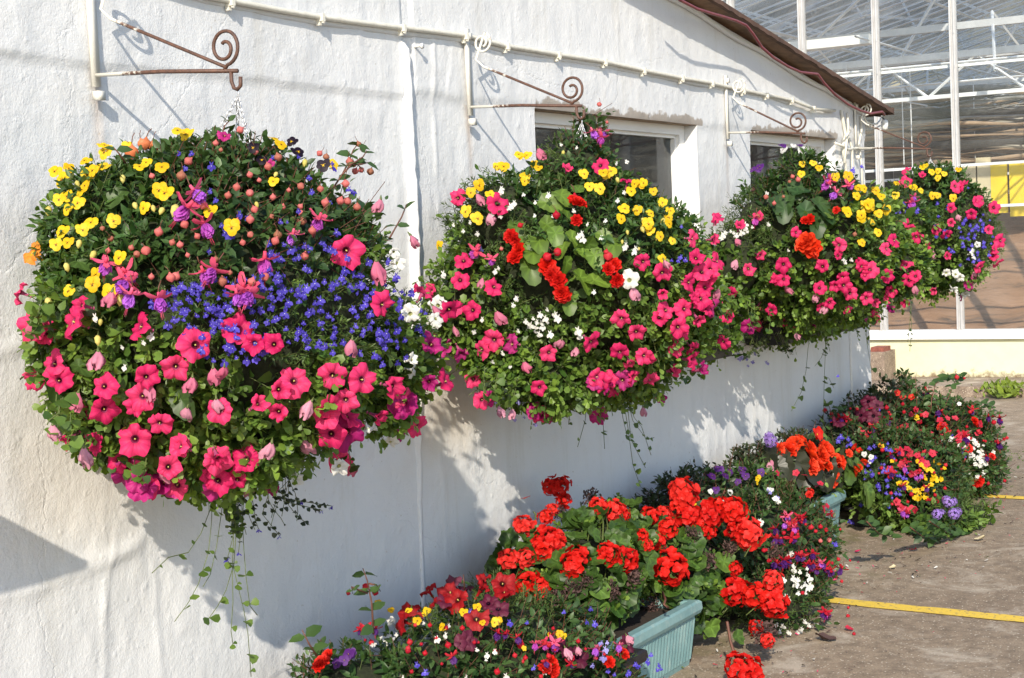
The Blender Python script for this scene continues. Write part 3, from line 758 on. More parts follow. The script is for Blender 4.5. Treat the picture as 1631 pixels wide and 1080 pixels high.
# ------------------------------------------------------------------ foliage machinery
OVAL = (np.array([(0, 0, 0), (.38, 0, -.02), (.75, 0, -.04), (1, 0, -.13), (.28, 1, .07), (.68, .8, .02), (.28, -1, .07), (.68, -.8, .02)], float),
        np.array([(0, 1, 4), (1, 5, 4), (1, 2, 5), (2, 3, 5), (0, 6, 1), (1, 6, 7), (1, 7, 2), (2, 7, 3)]))
SPOON = (np.array([(0, .0, 0), (.45, 0, 0), (.8, 0, -.02), (1, 0, -.06), (.5, .8, .05), (.82, .9, .03), (.5, -.8, .05), (.82, -.9, .03)], float), OVAL[1])
SLIM = (np.array([(0, 0, 0), (.5, 1, .03), (1, 0, -.08), (.5, -1, .03)], float), np.array([(0, 2, 1), (0, 3, 2)]))
KIND = {   # template, leaf length, half width, leaves per sprig, sprig length, old colour, young colour
    'petunia': (SPOON, .034, .36, 10, .064, (.045, .105, .018), (.210, .330, .050)),
    'viola': (OVAL, .040, .20, 8, .075, (.028, .078, .020), (.085, .165, .038)),
    'fuchsia': (OVAL, .038, .27, 8, .095, (.026, .066, .020), (.075, .140, .040)),
    'lobelia': (SLIM, .022, .13, 15, .065, (.045, .090, .022), (.120, .190, .045)),
    'ivy': (SPOON, .026, .50, 8, .075, (.06, .12, .025), (.19, .30, .055)),
    'dark': (OVAL, .036, .25, 9, .09, (.026, .034, .022), (.055, .085, .034)),
    'bright': (OVAL, .046, .29, 8, .10, (.07, .14, .022), (.20, .31, .06)),
}
def unit(a): return a / np.maximum(1e-9, np.linalg.norm(a, axis=-1, keepdims=True))
class Mass:
    """a planting: a union of ellipsoids (centre, radii) in the world"""
    def __init__(s, ells, scale=1.0, ymax=WY - .012, zmin=.004):
        s.e = [(np.array(c, float), np.array(r_, float)) for c, r_ in ells]; s.k = scale; s.ymax = ymax; s.zmin = zmin
    def sample(s, n):
        area = np.array([(r_[0] * r_[1] + r_[1] * r_[2] + r_[0] * r_[2]) for c, r_ in s.e]); area /= area.sum()
        Ps = []; Ns = []; need = n
        while need > 0:
            m_ = int(need * 1.6) + 20
            idx = rng.choice(len(s.e), m_, p=area)
            u = unit(rng.normal(size=(m_, 3)))
            cc = np.array([s.e[i][0] for i in idx]); rr_ = np.array([s.e[i][1] for i in idx])
            lump = 1 + .11 * vnoise(u[:, 0] * 3 + idx * 7 + 9, u[:, 2] * 3 + u[:, 1] * 2 + 9, 31) + .05 * vnoise(u[:, 0] * 8 + 9, u[:, 2] * 8 + u[:, 1] * 5 + 19, 32)
            f = (1 - .22 * rng.random(m_) ** 2.2)
            P = cc + u * rr_ * (f * lump)[:, None]
            nn = unit(u / rr_)
            ok = (P[:, 2] > s.zmin + .004) & (P[:, 1] < s.ymax + .05)
            for i, (c, r_) in enumerate(s.e):
                ins = (((P - c) / r_) ** 2).sum(1) < .72
                ok &= ~(ins & (idx != i))
            P[:, 1] = np.minimum(P[:, 1], s.ymax - .02)
            Ps.append(P[ok]); Ns.append(nn[ok]); need -= ok.sum()
        return np.concatenate(Ps)[:n], np.concatenate(Ns)[:n]
    def hit(s, px, py, out=1.03):
        """where the line of sight through a photo pixel meets the planting"""
        o = np.array([0, 0, HCAM]); d = ray(px, py); d = d / np.linalg.norm(d)
        best = None; bt = 1e9; bd = 1e9; bc = None
        for c, r_ in s.e:
            r2 = r_ * out; O = (o - c) / r2; D = d / r2
            a = D @ D; b = O @ D; c0 = O @ O - 1; disc = b * b - a * c0
            if disc > 0:
                t = (-b - sqrt(disc)) / a
                if t < bt: bt = t; best = (o + d * t, unit(((o + d * t) - c) / r_ ** 2))
            t = -b / a; q = sqrt(max(0, O @ O - b * b / a))
            if q < bd: bd = q; bc = (o + d * t, unit(((o + d * t) - c) / r_ ** 2))
        if best is None: best = bc
        P, Nn = best
        P = P.copy(); 
        if P[1] > s.ymax - .02: P = P + d * ((s.ymax - .02 - P[1]) / d[1])
        if P[2] < s.zmin + .01:
            P = P + d * ((s.zmin + .01 - P[2]) / d[2])
        return P, Nn
def leaves(P, D, Nn, L, w, tpl, col, name, parent, mat=None, extra=None):
    """one mesh of many leaves: positions, directions, normals, lengths"""
    tv, tf = tpl; n = len(P)
    D = unit(D); B = unit(np.cross(Nn, D)); Nz = np.cross(D, B)
    V = P[:, None, :] + D[:, None, :] * (tv[None, :, 0:1] * L[:, None, None]) + B[:, None, :] * (tv[None, :, 1:2] * (w * L)[:, None, None]) + Nz[:, None, :] * (tv[None, :, 2:3] * L[:, None, None])
    V = V.reshape(-1, 3); V[:, 2] = np.maximum(V[:, 2], .006)
    F = (tf[None] + (np.arange(n) * len(tv))[:, None, None]).reshape(-1, tf.shape[1])
    cc = np.repeat(col, len(tv), axis=0)
    if extra is None: return link(name, npmesh(name, V, F, mat or M['leaf'], cc), parent)
    EV, EF, em = extra
    mi = np.concatenate([np.zeros(len(F)), np.ones(len(EF))])
    F = np.concatenate([F, EF + len(V)]); V = np.concatenate([V, EV]); cc = np.concatenate([cc, np.full((len(EV), 3), .05)])
    return link(name, npmesh(name, V, F, [mat or M['leaf'], em], cc, mi=mi), parent)
def sprigs(mass, n, anchors, parent, jitter=45, up=.25, hang=0.0):
    """leafy shoots over the planting; anchors: (px, py, kind) decide which plant grows where"""
    P, Nn = mass.sample(n)
    px = proj(P); A = np.array([(a[0], a[1]) for a in anchors], float); kinds = [a[2] for a in anchors]
    d2 = ((px[:, None, :] + rng.normal(size=(n, 1, 2)) * jitter - A[None]) ** 2).sum(2)
    ch = d2.argmin(1)
    for kd in sorted(set(kinds)):
        sel = np.array([kinds[c] == kd for c in ch])
        if sel.sum() < 3: continue
        tpl, L0, w, K, SL, c0, c1 = KIND[kd]; p = P[sel]; q = Nn[sel]; m_ = len(p)
        ax = unit(q + rng.normal(size=(m_, 3)) * .42 + [0, 0, up])
        ax[:, 2] -= hang; ax = unit(ax)
        sl_ = SL * mass.k * rng.uniform(.5, 1.25, m_) * (1 + (rng.random(m_) < .09) * rng.uniform(.5, 1.5, m_))
        e1 = unit(np.cross(ax, [0.3, .1, 1.0])); e2 = np.cross(ax, e1)
        base = p - ax * (sl_ * .65)[:, None]; ph = rng.random(m_) * 6.28
        tint = rng.uniform(.72, 1.3, m_); shoot = rng.random(m_)
        LP = []; LD = []; LN = []; LL = []; LC = []
        for k in range(K):
            t = k / (K - 1); an = ph + k * 2.4
            rad = e1 * np.cos(an)[:, None] + e2 * np.sin(an)[:, None]
            al = (1.45 - .95 * t) + rng.normal(size=m_) * .15
            D = ax * np.cos(al)[:, None] + rad * np.sin(al)[:, None] + rng.normal(size=(m_, 3)) * .12
            D[:, 2] -= .12
            pos = base + ax * (sl_ * t)[:, None]; pos[:, 2] -= .15 * sl_ * t * t
            up_ = unit(ax * .8 - rad * .25 * (1 - t) + [0, 0, .45] + rng.normal(size=(m_, 3)) * .3)
            up_ = unit(up_ - D * (up_ * D).sum(1, keepdims=True) / (D * D).sum(1, keepdims=True))
            LP.append(pos); LD.append(D); LN.append(up_)
            LL.append(L0 * mass.k * rng.uniform(.55, 1.3, m_) * (1.05 - .45 * t))
            mixf = np.clip(t * .75 * (.5 + shoot) + rng.normal(size=m_) * .12, 0, 1)[:, None]
            LC.append((np.array(c0) * (1 - mixf) + np.array(c1) * mixf) * tint[:, None])
        LP = np.concatenate(LP); LL = np.concatenate(LL)
        LP[:, 1] = np.minimum(LP[:, 1], mass.ymax - LL * .35)
        s0 = base; s1 = base + ax * sl_[:, None]; s1[:, 1] = np.minimum(s1[:, 1], mass.ymax); wd = .0012 * mass.k
        V4 = np.stack([s0 + e1 * wd, s0 - e1 * wd + e2 * wd, s0 - e2 * wd, s1 + e1 * wd * .6, s1 - e1 * wd * .6 + e2 * wd * .6, s1 - e2 * wd * .6], 1).reshape(-1, 3)
        Ft = np.array([(0, 1, 4), (0, 4, 3), (1, 2, 5), (1, 5, 4), (2, 0, 3), (2, 3, 5)]); F4 = (Ft[None] + (np.arange(m_) * 6)[:, None, None]).reshape(-1, 3)
        leaves(LP, np.concatenate(LD), np.concatenate(LN), LL, w, tpl, np.concatenate(LC), kd.replace('dark', 'dark_leaved').replace('bright', 'trailing') + '_foliage', parent, None,
               (V4, F4, M['rstem'] if kd in ('fuchsia', 'dark') else M['stem']))
def big_leaves(mass, pts, size, parent, name, mat, c0, c1, round_=False, jit=.35, squash=.8, face=None):
    """separate broad leaves: heart shaped (begonia) or scalloped round (geranium)"""
    for (px, py) in pts:
        P, Nn = mass.hit(px, py, 1.02)
        m = MB(); n = 22; rings = (0.0, .35, .72, 1.0); G = []
        rr = random.Random(int(px * 13 + py))
        for ri, rf_ in enumerate(rings):
            row = []
            for k in range(n):
                th = 2 * pi * k / n
                if round_:
                    b = 1 + .07 * cos(7 * th) + rr.uniform(-.04, .04); b *= 1 - .35 * max(0, cos(th - pi)) ** 6
                    x = rf_ * b * cos(th); y = rf_ * b * sin(th); z = .10 * rf_ * cos(3.5 * th) * rf_ + .16 * rf_ ** 2 + .07 * cos(7 * th) * rf_ ** 2 + rr.uniform(-.025, .025)
                else:
                    b = (1 - .45 * abs(sin(th)) + .25 * max(0, cos(th)) ** 3) + (.05 if k % 2 else -.03) + rr.uniform(-.02, .02); b *= 1 - .4 * max(0, cos(th - pi)) ** 8
                    x = rf_ * b * cos(th) ; y = rf_ * b * sin(th) * 1.15; z = .25 * abs(y) - .22 * max(0, x) ** 2 + .03 * cos(6 * th) * rf_
                row.append((x, y, z))
            G.append(row)
        m.grid(G, 0, True)
        me = m.mesh(name, mat)
        a = me.attributes.new('col', 'FLOAT_COLOR', 'POINT'); t = rr.random(); s_ = rr.uniform(.8, 1.2)
        col = [(c0[i] * (1 - t) + c1[i] * t) * s_ for i in range(3)]
        arr = []
        for ri, rf_ in enumerate(rings):
            for k in range(n):
                f = (1.35 if (k % 4 == 0) else .88) * ((1.15, 1.0, .72, 1.0)[ri] if round_ else (1.2, 1.0, .95, .85)[ri])
                arr += [col[0] * f, col[1] * f, col[2] * f, 1]
        a.data.foreach_set('color', arr)
        nz = Vector(Nn) * .55 + Vector((-.25, -.35, .5)) + Vector([rr.gauss(0, jit) for _ in range(3)])
        if face: nz = Vector(face) + Vector([rr.gauss(0, jit) for _ in range(3)])
        nz.normalize(); q = nz.to_track_quat('Z', 'Y')
        # point the tip downwards / outwards
        dn = Vector((rr.gauss(0, .5), -.3 + rr.gauss(0, .3), -1)); dl = q.inverted() @ dn; an = atan2(dl.y, dl.x)
        q = q @ Quaternion((0, 0, 1), an)
        link(name, me, parent, P, q, size * rr.uniform(.75, 1.2))

# ------------------------------------------------------------------ flowers (unit size, facing +z, top towards +y)
def T(x=0, y=0, z=0): return Matrix.Translation((x, y, z))
def RX(a): return Matrix.Rotation(a, 4, 'X')
def RY(a): return Matrix.Rotation(a, 4, 'Y')
def RZ(a): return Matrix.Rotation(a, 4, 'Z')
def petal(m, Mx, L, w, curl=.2, cup=.15, ruf=.05, mi=0, rr=random, nu=4, nv=5, notch=0.0):
    G = []
    for i in range(nu + 1):
        t = i / nu; ww = w * (sin(pi * min(.97, (.12 + .74 * t))) ** .8); row = []
        for j in range(nv):
            s = -1 + 2 * j / (nv - 1)
            x = L * t * (1 - .12 * s * s * t - notch * (1 - abs(s)) * (t > .9)); y = ww * s
            z = curl * L * t * t + cup * w * s * s + ruf * L * t * rr.uniform(-1, 1)
            row.append((x, y, z))
        G.append(row)
    m.grid(G, mi, False, Mx)
def f_petunia(seed):
    rr = random.Random(seed); op = (1.0, 1.0, .92, 1.0, .66, .80)[(seed - 1) % 6]; m = MB(); n = 35; G = []
    rings = ((.05, -.62), (.11, -.34), (.24, -.14), (.5, .02), (.78, .07), (1.0, .0))
    phs = [rr.uniform(-.6, .6) for _ in range(5)]; amp = [rr.uniform(.6, 1.3) for _ in range(n)]
    for ri, (r_, z) in enumerate(rings):
        row = []
        for k in range(n):
            th = 2 * pi * k / n; lobe = cos(5 * th)
            rr_ = r_ * (1 + (.085 * lobe - .05 + .11 * cos(th + phs[1] * 5) + .04 * cos(10 * th + phs[2] * 6)) * (r_ > .4) * r_ + (.05 * rr.uniform(-1, 1) if r_ > .9 else 0))
            zz = z + (.13 * r_ * cos(2 * th + phs[0] * 4) + .10 * r_ * cos(5 * th + phs[k * 5 // n]) + .11 * r_ * r_ * cos(12 * th + seed) * amp[k]) * (r_ > .3) - .13 * max(0, -lobe) * r_ * r_ - (.05 + .22 * amp[0] * max(0, cos(th * 1.0 + phs[3] * 6))) * r_ ** 4 + .06 * rr.uniform(-1, 1) * r_ ** 3
            row.append((rr_ * cos(th), rr_ * sin(th), zz))
        G.append(row)
    G = [[(x * (op if ri > 1 else 1), y * (op if ri > 1 else 1), z + (1 - op) * 1.3 * (max(0, ri - 1) / 4)) for x, y, z in row] for ri, row in enumerate(G)]
    m.grid(G[:2], 1, True); m.grid(G[1:3], 1, True); m.grid(G[2:], 0, True)
    # outside of the tube and calyx
    m.grid([[(a * cos(2 * pi * k / 12), a * sin(2 * pi * k / 12), z) for k in range(12)] for a, z in ((.22, -.14), (.13, -.45), (.09, -1.0), (.13, -1.05))], 2, True)
    for k in range(5): petal(m, RZ(k * 1.257) @ T(0, 0, -1.1) @ RY(-1.0), .45, .07, .1, 0, 0, 3, rr, 2, 3)
    m.tube([(0, 0, -1.05), (0, -.2, -1.6)], .04, 5, 3)
    m.tube([(0, 0, -.35), (.01, 0, -.08)], [.03, .05], 5, 4)
    return m
def f_faded(seed):       # wilted, collapsed trumpet hanging along -y
    rr = random.Random(seed); m = MB(); n = 24; G = []; L = rr.uniform(1.1, 1.5); bx = rr.uniform(-.5, .5)
    for ri in range(9):
        t = ri / 8; row = []; w = .10 + .38 * sin(pi * min(1, t * .8)) ** 1.2
        for k in range(n):
            th = 2 * pi * k / n; r_ = w * (1 + .38 * t * cos(5 * th + seed * 2 + t * 2) + .30 * t * cos(9 * th + seed) + .18 * rr.uniform(-1, 1) * t)
            row.append((r_ * cos(th) + bx * t * t * .5, -L * t * (1 + .16 * cos(3 * th + seed) * t) + .10 * rr.uniform(-1, 1) * t, r_ * sin(th) * .6))
        G.append(row)
    m.grid(G, 0, True)
    m.tube([(0, .35, -.1), (0, 0, 0), (0, -.12, 0)], [.04, .12, .12], 6, 3)
    return m
def disc(m, Mx, r_, mi, n=10, dome=.12, rr=random, ry=None):
    ry = ry or r_; G = [[(a * r_ * cos(2 * pi * k / n) * (1 + .05 * rr.uniform(-1, 1)), a * ry * sin(2 * pi * k / n), dome * r_ * (1 - a * a) + (.05 * r_ * rr.uniform(-1, 1) if a == 1 else 0)) for k in range(n)] for a in (.02, .55, 1)]
    m.grid(G, mi, True, Mx)
def f_viola(seed):
    rr = random.Random(seed); m = MB()
    for x, y, z, r_ in ((-.36, .48, -.08, .50), (.36, .46, -.12, .50), (-.48, -.02, 0.0, .44), (.48, -.02, .01, .44)): disc(m, T(x, y, z) @ RX(rr.uniform(-.2, .2)) @ RY(rr.uniform(-.25, .25)), r_, 0, 10, .12, rr)
    disc(m, T(0, -.48, .05) @ RX(.15), .55, 0, 12, .15, rr, .52)
    for an in (-.5, -.17, .17, .5, 1.75, -1.75): 
        d = Vector((sin(an), -cos(an), 0)); p = Vector((-d.y, d.x, 0))
        m.add([tuple(d * .10 + p * .03 + Vector((0, -.02, .20))), tuple(d * .10 - p * .03 + Vector((0, -.02, .20))), tuple(d * .38 + Vector((0, -.02, .17)))], [(0, 1, 2)], 1)
    disc(m, T(0, -.10, .17), .11, 1, 7)
    disc(m, T(0, -.02, .19), .06, 2, 6)
    m.tube([(0, .1, -.15), (0, -.1, -1.0)], .05, 4, 3)
    return m
def f_bud(seed):
    m = MB(); m.tube([(0, 0, 0), (0, -.25, .05), (0, -.7, .05), (0, -1.05, 0)], [.18, .36, .30, .04], 7, 0); m.tube([(0, .6, -.5), (0, .1, -.05), (0, 0, 0)], .06, 4, 3); return m
def f_lobelia(seed):
    rr = random.Random(seed); m = MB()
    for an in (-pi / 2 - .80, -pi / 2, -pi / 2 + .80): petal(m, RZ(an + rr.uniform(-.1, .1)) @ RY(rr.uniform(-.2, .4)) @ T(.05, 0, 0), rr.uniform(.8, 1.15), .36, -.1, .2, .10, 0, rr, 3, 3)
    for an in (pi / 2 - .45, pi / 2 + .45): petal(m, RZ(an), .75, .14, .25, 0, .0, 0, rr, 2, 3)
    disc(m, T(0, -.14, .08), .085, 1, 6)
    m.tube([(0, 0, 0), (0, .1, -.7)], .08, 4, 0)
    return m
def f_fuchsia_bud(seed):   # hangs along -z
    m = MB(); prof = ((0, .10), (-.18, .20), (-.3, .30), (-.55, .62), (-.85, .78), (-1.15, .70), (-1.45, .42), (-1.7, .05)); n = 9
    m.grid([[(r_ * cos(2 * pi * k / n), r_ * sin(2 * pi * k / n), z) for k in range(n)] for z, r_ in prof], 0, True)
    m.tube([(.5, .1, 1.1), (.2, 0, .7), (0, 0, 0)], .06, 4, 1); return m
def f_fuchsia(seed):       # open flower hanging along -z
    rr = random.Random(seed); m = MB()
    m.tube([(.4, .1, 1.3), (.15, 0, .8), (0, 0, .35)], .05, 4, 2)
    m.tube([(0, 0, .35), (0, 0, .1), (0, 0, -.25)], [.12, .14, .2], 7, 0)
    for k in range(4): petal(m, RZ(k * pi / 2 + seed) @ T(.08, 0, -.2) @ RY(.25 + rr.uniform(-.3, .3)), 1.15, .30, .45, .25, .03, 0, rr, 4, 3)
    for layer, (r0, mm) in enumerate(((.5, 12), (.36, 9), (.22, 6))):
        for k in range(mm): petal(m, RZ(k * 2 * pi / mm + layer) @ T(.05, 0, -.22) @ RY(1.05 + .18 * layer + rr.uniform(-.15, .15)), 1.0 + .12 * layer, .33, -.1, .2, .08, 1, rr, 3, 4)
    for k in range(6):
        a = rr.uniform(0, 6.28); m.tube([(0, 0, -.5), (.12 * cos(a), .12 * sin(a), -1.7 - rr.random() * .5)], .022, 3, 0)
    return m
def f_begonia(seed, layers=4):
    rr = random.Random(seed); m = MB()
    for l in range(layers):
        n = 8 - l
        for k in range(n): petal(m, RZ(k * 2 * pi / n + l * .4 + rr.uniform(-.15, .15)) @ T(.03, 0, .05 * l) @ RY(-.10 - l * .34 + rr.uniform(-.12, .12)), 1.0 - .17 * l, .42 - .04 * l, .05, .35, .07, 0, rr, 4, 5)
    return m
def f_single(seed):        # loose five petalled flower
    rr = random.Random(seed); m = MB()
    for k in range(5): petal(m, RZ(k * 1.257 + rr.uniform(-.1, .1)) @ RY(rr.uniform(-.25, .05)), 1, .48, .0, .12, .05, 0, rr, 3, 5)
    disc(m, T(0, 0, .05), .13, 1, 6); return m
def f_head(seed, n=34, mi=0, big=1.0):   # geranium head: a ball of frilly florets on a stalk
    rr = random.Random(seed); m = MB()
    for i in range(n):
        z = 1 - (i + .5) / n * 1.55; th = i * 2.39996; r_ = sqrt(max(0, 1 - z * z)); d = Vector((r_ * cos(th), r_ * sin(th), z)) 
        d = (d + Vector([rr.gauss(0, .09) for _ in range(3)])).normalized(); q = d.to_track_quat('Z', 'Y').to_matrix().to_4x4(); c = d * rr.uniform(.58, .98)
        d2 = (d + Vector([rr.gauss(0, .25) for _ in range(3)])).normalized(); q = d2.to_track_quat('Z', 'Y').to_matrix().to_4x4()
        for k in range(6): petal(m, T(*c) @ q @ RZ(k * (1.257 if k < 5 else 1) + rr.uniform(-.2, .2)) @ RY(-.05 - rr.random() * .45), .36 * big * rr.uniform(.8, 1.1), .20 * big, -.1, .25, .10, mi, rr, 2, 4)
        m.tube([(0, 0, -.15), tuple(c * .9)], .02, 3, 1, caps=False)
    return m
def f_spent(seed):
    rr = random.Random(seed); m = MB()
    for i in range(60):
        z = 1 - (i + .5) / 60 * 1.7; th = i * 2.39996; r_ = sqrt(max(0, 1 - z * z)); d = Vector((r_ * cos(th), r_ * sin(th), z)); c = d * rr.uniform(.6, 1.0)
        q = Vector([rr.gauss(0, 1) for _ in range(3)]).normalized().to_track_quat('Z', 'Y').to_matrix().to_4x4()
        petal(m, T(*c) @ q, .34, .12, .5, .6, .15, 0, rr, 2, 3); m.tube([(0, 0, 0), tuple(c)], .018, 3, 0, caps=False)
    return m
def f_truss(seed):         # round truss of small blooms (verbena-like)
    rr = random.Random(seed); m = MB()
    for i in range(18):
        z = 1 - (i + .5) / 18 * 1.1; th = i * 2.39996; r_ = sqrt(max(0, 1 - z * z)); d = Vector((r_ * cos(th), r_ * sin(th), z)); q = d.to_track_quat('Z', 'Y').to_matrix().to_4x4()
        for k in range(5): petal(m, T(*(d * .8)) @ q @ RZ(k * 1.257 + th), .3, .12, 0, .1, .05, 0, rr, 2, 3)
    return m
S = lambda n, c, **k: petal_mat(n, c, **k)
PM = {
    'pink': S('hot pink petal', (.90, .040, .19), col2=(.70, .016, .14), veins=1, trans=.42), 'pinkthroat': S('dark pink throat', (.16, .004, .04)), 'pinkback': S('pale pink tube', (.55, .10, .25)),
    'magenta': S('magenta petal', (.50, .018, .20), col2=(.36, .012, .14), veins=1),
    'faded': S('faded lilac pink petal', (.60, .26, .36), col2=(.55, .10, .20), trans=.25), 'whitep': S('white petal', (.80, .80, .76), col2=(.70, .71, .70)),
    'whitethroat': S('pale green throat', (.45, .50, .22)),
    'yellow': S('yellow petal', (.82, .56, .012), col2=(.76, .46, .010)), 'paleyellow': S('pale yellow petal', (.74, .66, .20), col2=(.62, .55, .13)),
    'mark': S('dark maroon marking', (.035, .006, .008)), 'orange': S('orange petal', (.80, .27, .02), col2=(.75, .36, .02)),
    'blackp': S('near black petal', (.012, .004, .016)), 'violet': S('violet petal', (.10, .02, .20), col2=(.07, .015, .13)),
    'blue': S('blue violet petal', (.10, .07, .58), col2=(.065, .045, .42)), 'paleblue': S('pale blue petal', (.36, .34, .75), col2=(.25, .22, .62)),
    'coral': S('coral bud', (.66, .17, .16), col2=(.36, .17, .09)), 'sepal': S('pink sepal', (.82, .13, .26), col2=(.76, .07, .15)), 'purple': S('purple corolla', (.46, .12, .68), col2=(.55, .07, .42)),
    'redbud': S('crimson bud', (.58, .015, .03), col2=(.45, .01, .03)), 'begred': S('scarlet begonia petal', (.70, .018, .008), col2=(.60, .012, .010)), 'begorange': S('orange scarlet petal', (.80, .055, .010), col2=(.76, .035, .012)),
    'ger': S('scarlet geranium petal', (.74, .018, .010), col2=(.60, .010, .008)), 'deepred': S('deep red petunia petal', (.40, .006, .010), col2=(.28, .005, .012), veins=1), 'redthroat': S('dark red throat', (.05, .003, .004)),
    'brown': simple('spent flower brown', (.075, .04, .035), .9, .5, 60), 'peach': S('peach bud', (.80, .25, .10)), 'rose': S('crimson rose petal', (.62, .03, .07), col2=(.5, .02, .06)),
    'lilac': S('lilac petal', (.36, .22, .66)), 'plum': S('dark plum petal', (.13, .012, .04), col2=(.09, .01, .03)),
}
def var(fn, n, name, mats): return [fn(i + 1).mesh(name, [PM[x] if x in PM else M[x] for x in mats]) for i in range(n)]
FL = {  # key: (part name, meshes, size in metres, orientation mode)
    'pet': ('petunia_flower', var(f_petunia, 8, 'petunia_flower', ['pink', 'pinkthroat', 'pinkback', 'stem', 'paleyellow']), .0325, 'face'),
    'mag': ('petunia_flower', var(f_petunia, 5, 'petunia_flower', ['magenta', 'pinkthroat', 'pinkback', 'stem', 'paleyellow']), .036, 'face'),
    'wpet': ('white_petunia', var(f_petunia, 6, 'white_petunia', ['whitep', 'whitethroat', 'whitep', 'stem', 'paleyellow']), .032, 'face'),
    'rpet': ('red_petunia', var(f_petunia, 5, 'red_petunia', ['deepred', 'redthroat', 'deepred', 'stem', 'paleyellow']), .036, 'face'),
    'opet': ('orange_petunia', var(f_petunia, 1, 'orange_petunia', ['orange', 'yellow', 'yellow', 'stem', 'paleyellow']), .030, 'face'),
    'fad': ('wilted_petunia', var(f_faded, 5, 'wilted_petunia', ['faded', 'faded', 'faded', 'stem']), .028, 'hangy'),
    'vio': ('viola_flower', var(f_viola, 4, 'viola_flower', ['yellow', 'mark', 'orange', 'stem']), .0172, 'up'),
    'bvio': ('black_viola', var(f_viola, 1, 'black_viola', ['blackp', 'yellow', 'orange', 'stem']), .017, 'up'),
    'pvio': ('purple_viola', var(f_viola, 1, 'purple_viola', ['violet', 'blackp', 'yellow', 'stem']), .016, 'up'),
    'wvio': ('white_viola', var(f_viola, 1, 'white_viola', ['whitep', 'violet', 'yellow', 'stem']), .014, 'up'),
    'vbud': ('viola_bud', var(f_bud, 1, 'viola_bud', ['paleyellow', 'paleyellow', 'paleyellow', 'stem']), .020, 'up'),
    'lob': ('lobelia_flower', var(f_lobelia, 5, 'lobelia_flower', ['blue', 'whitep']), .0098, 'up'),
    'plob': ('pale_lobelia_flower', var(f_lobelia, 1, 'pale_lobelia_flower', ['paleblue', 'whitep']), .0095, 'up'),
    'wlob': ('white_lobelia_flower', var(f_lobelia, 2, 'white_lobelia_flower', ['whitep', 'whitethroat']), .0105, 'up'),
    'fbud': ('fuchsia_bud', var(f_fuchsia_bud, 1, 'fuchsia_bud', ['coral', 'rstem']), .0115, 'hang'),
    'rbud': ('fuchsia_bud', var(f_fuchsia_bud, 1, 'fuchsia_bud', ['redbud', 'rstem']), .0100, 'hang'),
    'fuc': ('fuchsia_flower', var(f_fuchsia, 3, 'fuchsia_flower', ['sepal', 'purple', 'rstem']), .026, 'hang'),
    'rfuc': ('fuchsia_flower', var(f_fuchsia, 2, 'fuchsia_flower', ['redbud', 'violet', 'rstem']), .020, 'hang'),
    'beg': ('begonia_flower', var(f_begonia, 3, 'begonia_flower', ['begred']), .030, 'face'),
    'obeg': ('begonia_flower', var(f_begonia, 3, 'begonia_flower', ['begorange']), .040, 'face'),
    'pch': ('begonia_bud', var(f_fuchsia_bud, 1, 'begonia_bud', ['peach', 'rstem']), .0185, 'hang'),
    'ger': ('geranium_head', var(f_head, 4, 'geranium_head', ['ger', 'stem']), .050, 'face'),
    'spent': ('spent_geranium_head', var(f_spent, 2, 'spent_geranium_head', ['brown']), .036, 'face'),
    'red': ('red_flower', var(f_single, 2, 'red_flower', ['begred', 'yellow']), .019, 'face'),
    'rose': ('crimson_flower', var(f_single, 2, 'crimson_flower', ['rose', 'redthroat']), .016, 'face'),
    'plum': ('dark_petunia', var(f_petunia, 1, 'dark_petunia', ['plum', 'blackp', 'plum', 'stem', 'plum']), .030, 'face'),
    'white': ('white_flower', var(f_single, 2, 'white_flower', ['whitep', 'yellow']), .0135, 'face'),
    'yel': ('yellow_flower', var(f_single, 2, 'yellow_flower', ['yellow', 'orange']), .0135, 'face'),
    'verb': ('purple_flower_truss', var(f_truss, 1, 'purple_flower_truss', ['lilac']), .030, 'face'),
}
TOCAM = Vector((-.86, -.5, .1)); 
def put(kind, px, py, mass, parent, s=1.0, out=None, tilt=.33):
    name, meshes, size, mode = FL[kind]
    P, Nn = mass.hit(px + random.gauss(0, .6), py + random.gauss(0, .6), out or (random.uniform(1.07, 1.17) if kind in ('pet', 'mag', 'wpet', 'fad', 'vio', 'fuc') else random.uniform(1.05, 1.13)))
    Nn = Vector(Nn); P = Vector(P); view = (Vector((0, 0, HCAM)) - P).normalized()
    g = lambda a: Vector([random.gauss(0, a) for _ in range(3)])
    s *= random.uniform(.62, 1.25) if 'bud' in name or 'lobelia' in name else random.uniform(.88, 1.1)
    if mode == 'face':
        d = (Nn * .8 + view * .25 + SUN * .35 + g(tilt * 1.35)).normalized(); q = d.to_track_quat('Z', 'Y') @ Quaternion((0, 0, 1), random.uniform(0, 6.28))
    elif mode == 'up':
        d = (Nn * .5 + view * .45 + SUN * .35 + g(tilt * .8)).normalized(); q = d.to_track_quat('Z', 'Y') @ Quaternion((0, 0, 1), random.gauss(0, .25))
    elif mode == 'hang':
        d = (Vector((0, 0, 1)) + g(.38)).normalized(); q = d.to_track_quat('Z', 'Y') @ Quaternion((0, 0, 1), random.uniform(0, 6.28))
        P = P + Nn * .012
    else:
        d = (view * .6 + Nn * .5 + g(.3)).normalized(); q = d.to_track_quat('Z', 'Y') @ Quaternion((0, 0, 1), random.gauss(0, .35)); P.z += .02
    k = size * s * random.uniform(.82, 1.12)
    P.y = min(P.y, WY - k * .7); P.z = max(P.z, .012)
    return link(name, random.choice(meshes), parent, P, q, k)
def pts(s, ox=0, oy=0, k=1.0):
    return [(ox + float(a.split(',')[0]) / k, oy + float(a.split(',')[1]) / k) for a in s.split()]
def place(kind, lst, mass, parent, **kw):
    for i, (x, y) in enumerate(lst): put(kind, x, y, mass, parent, **kw)
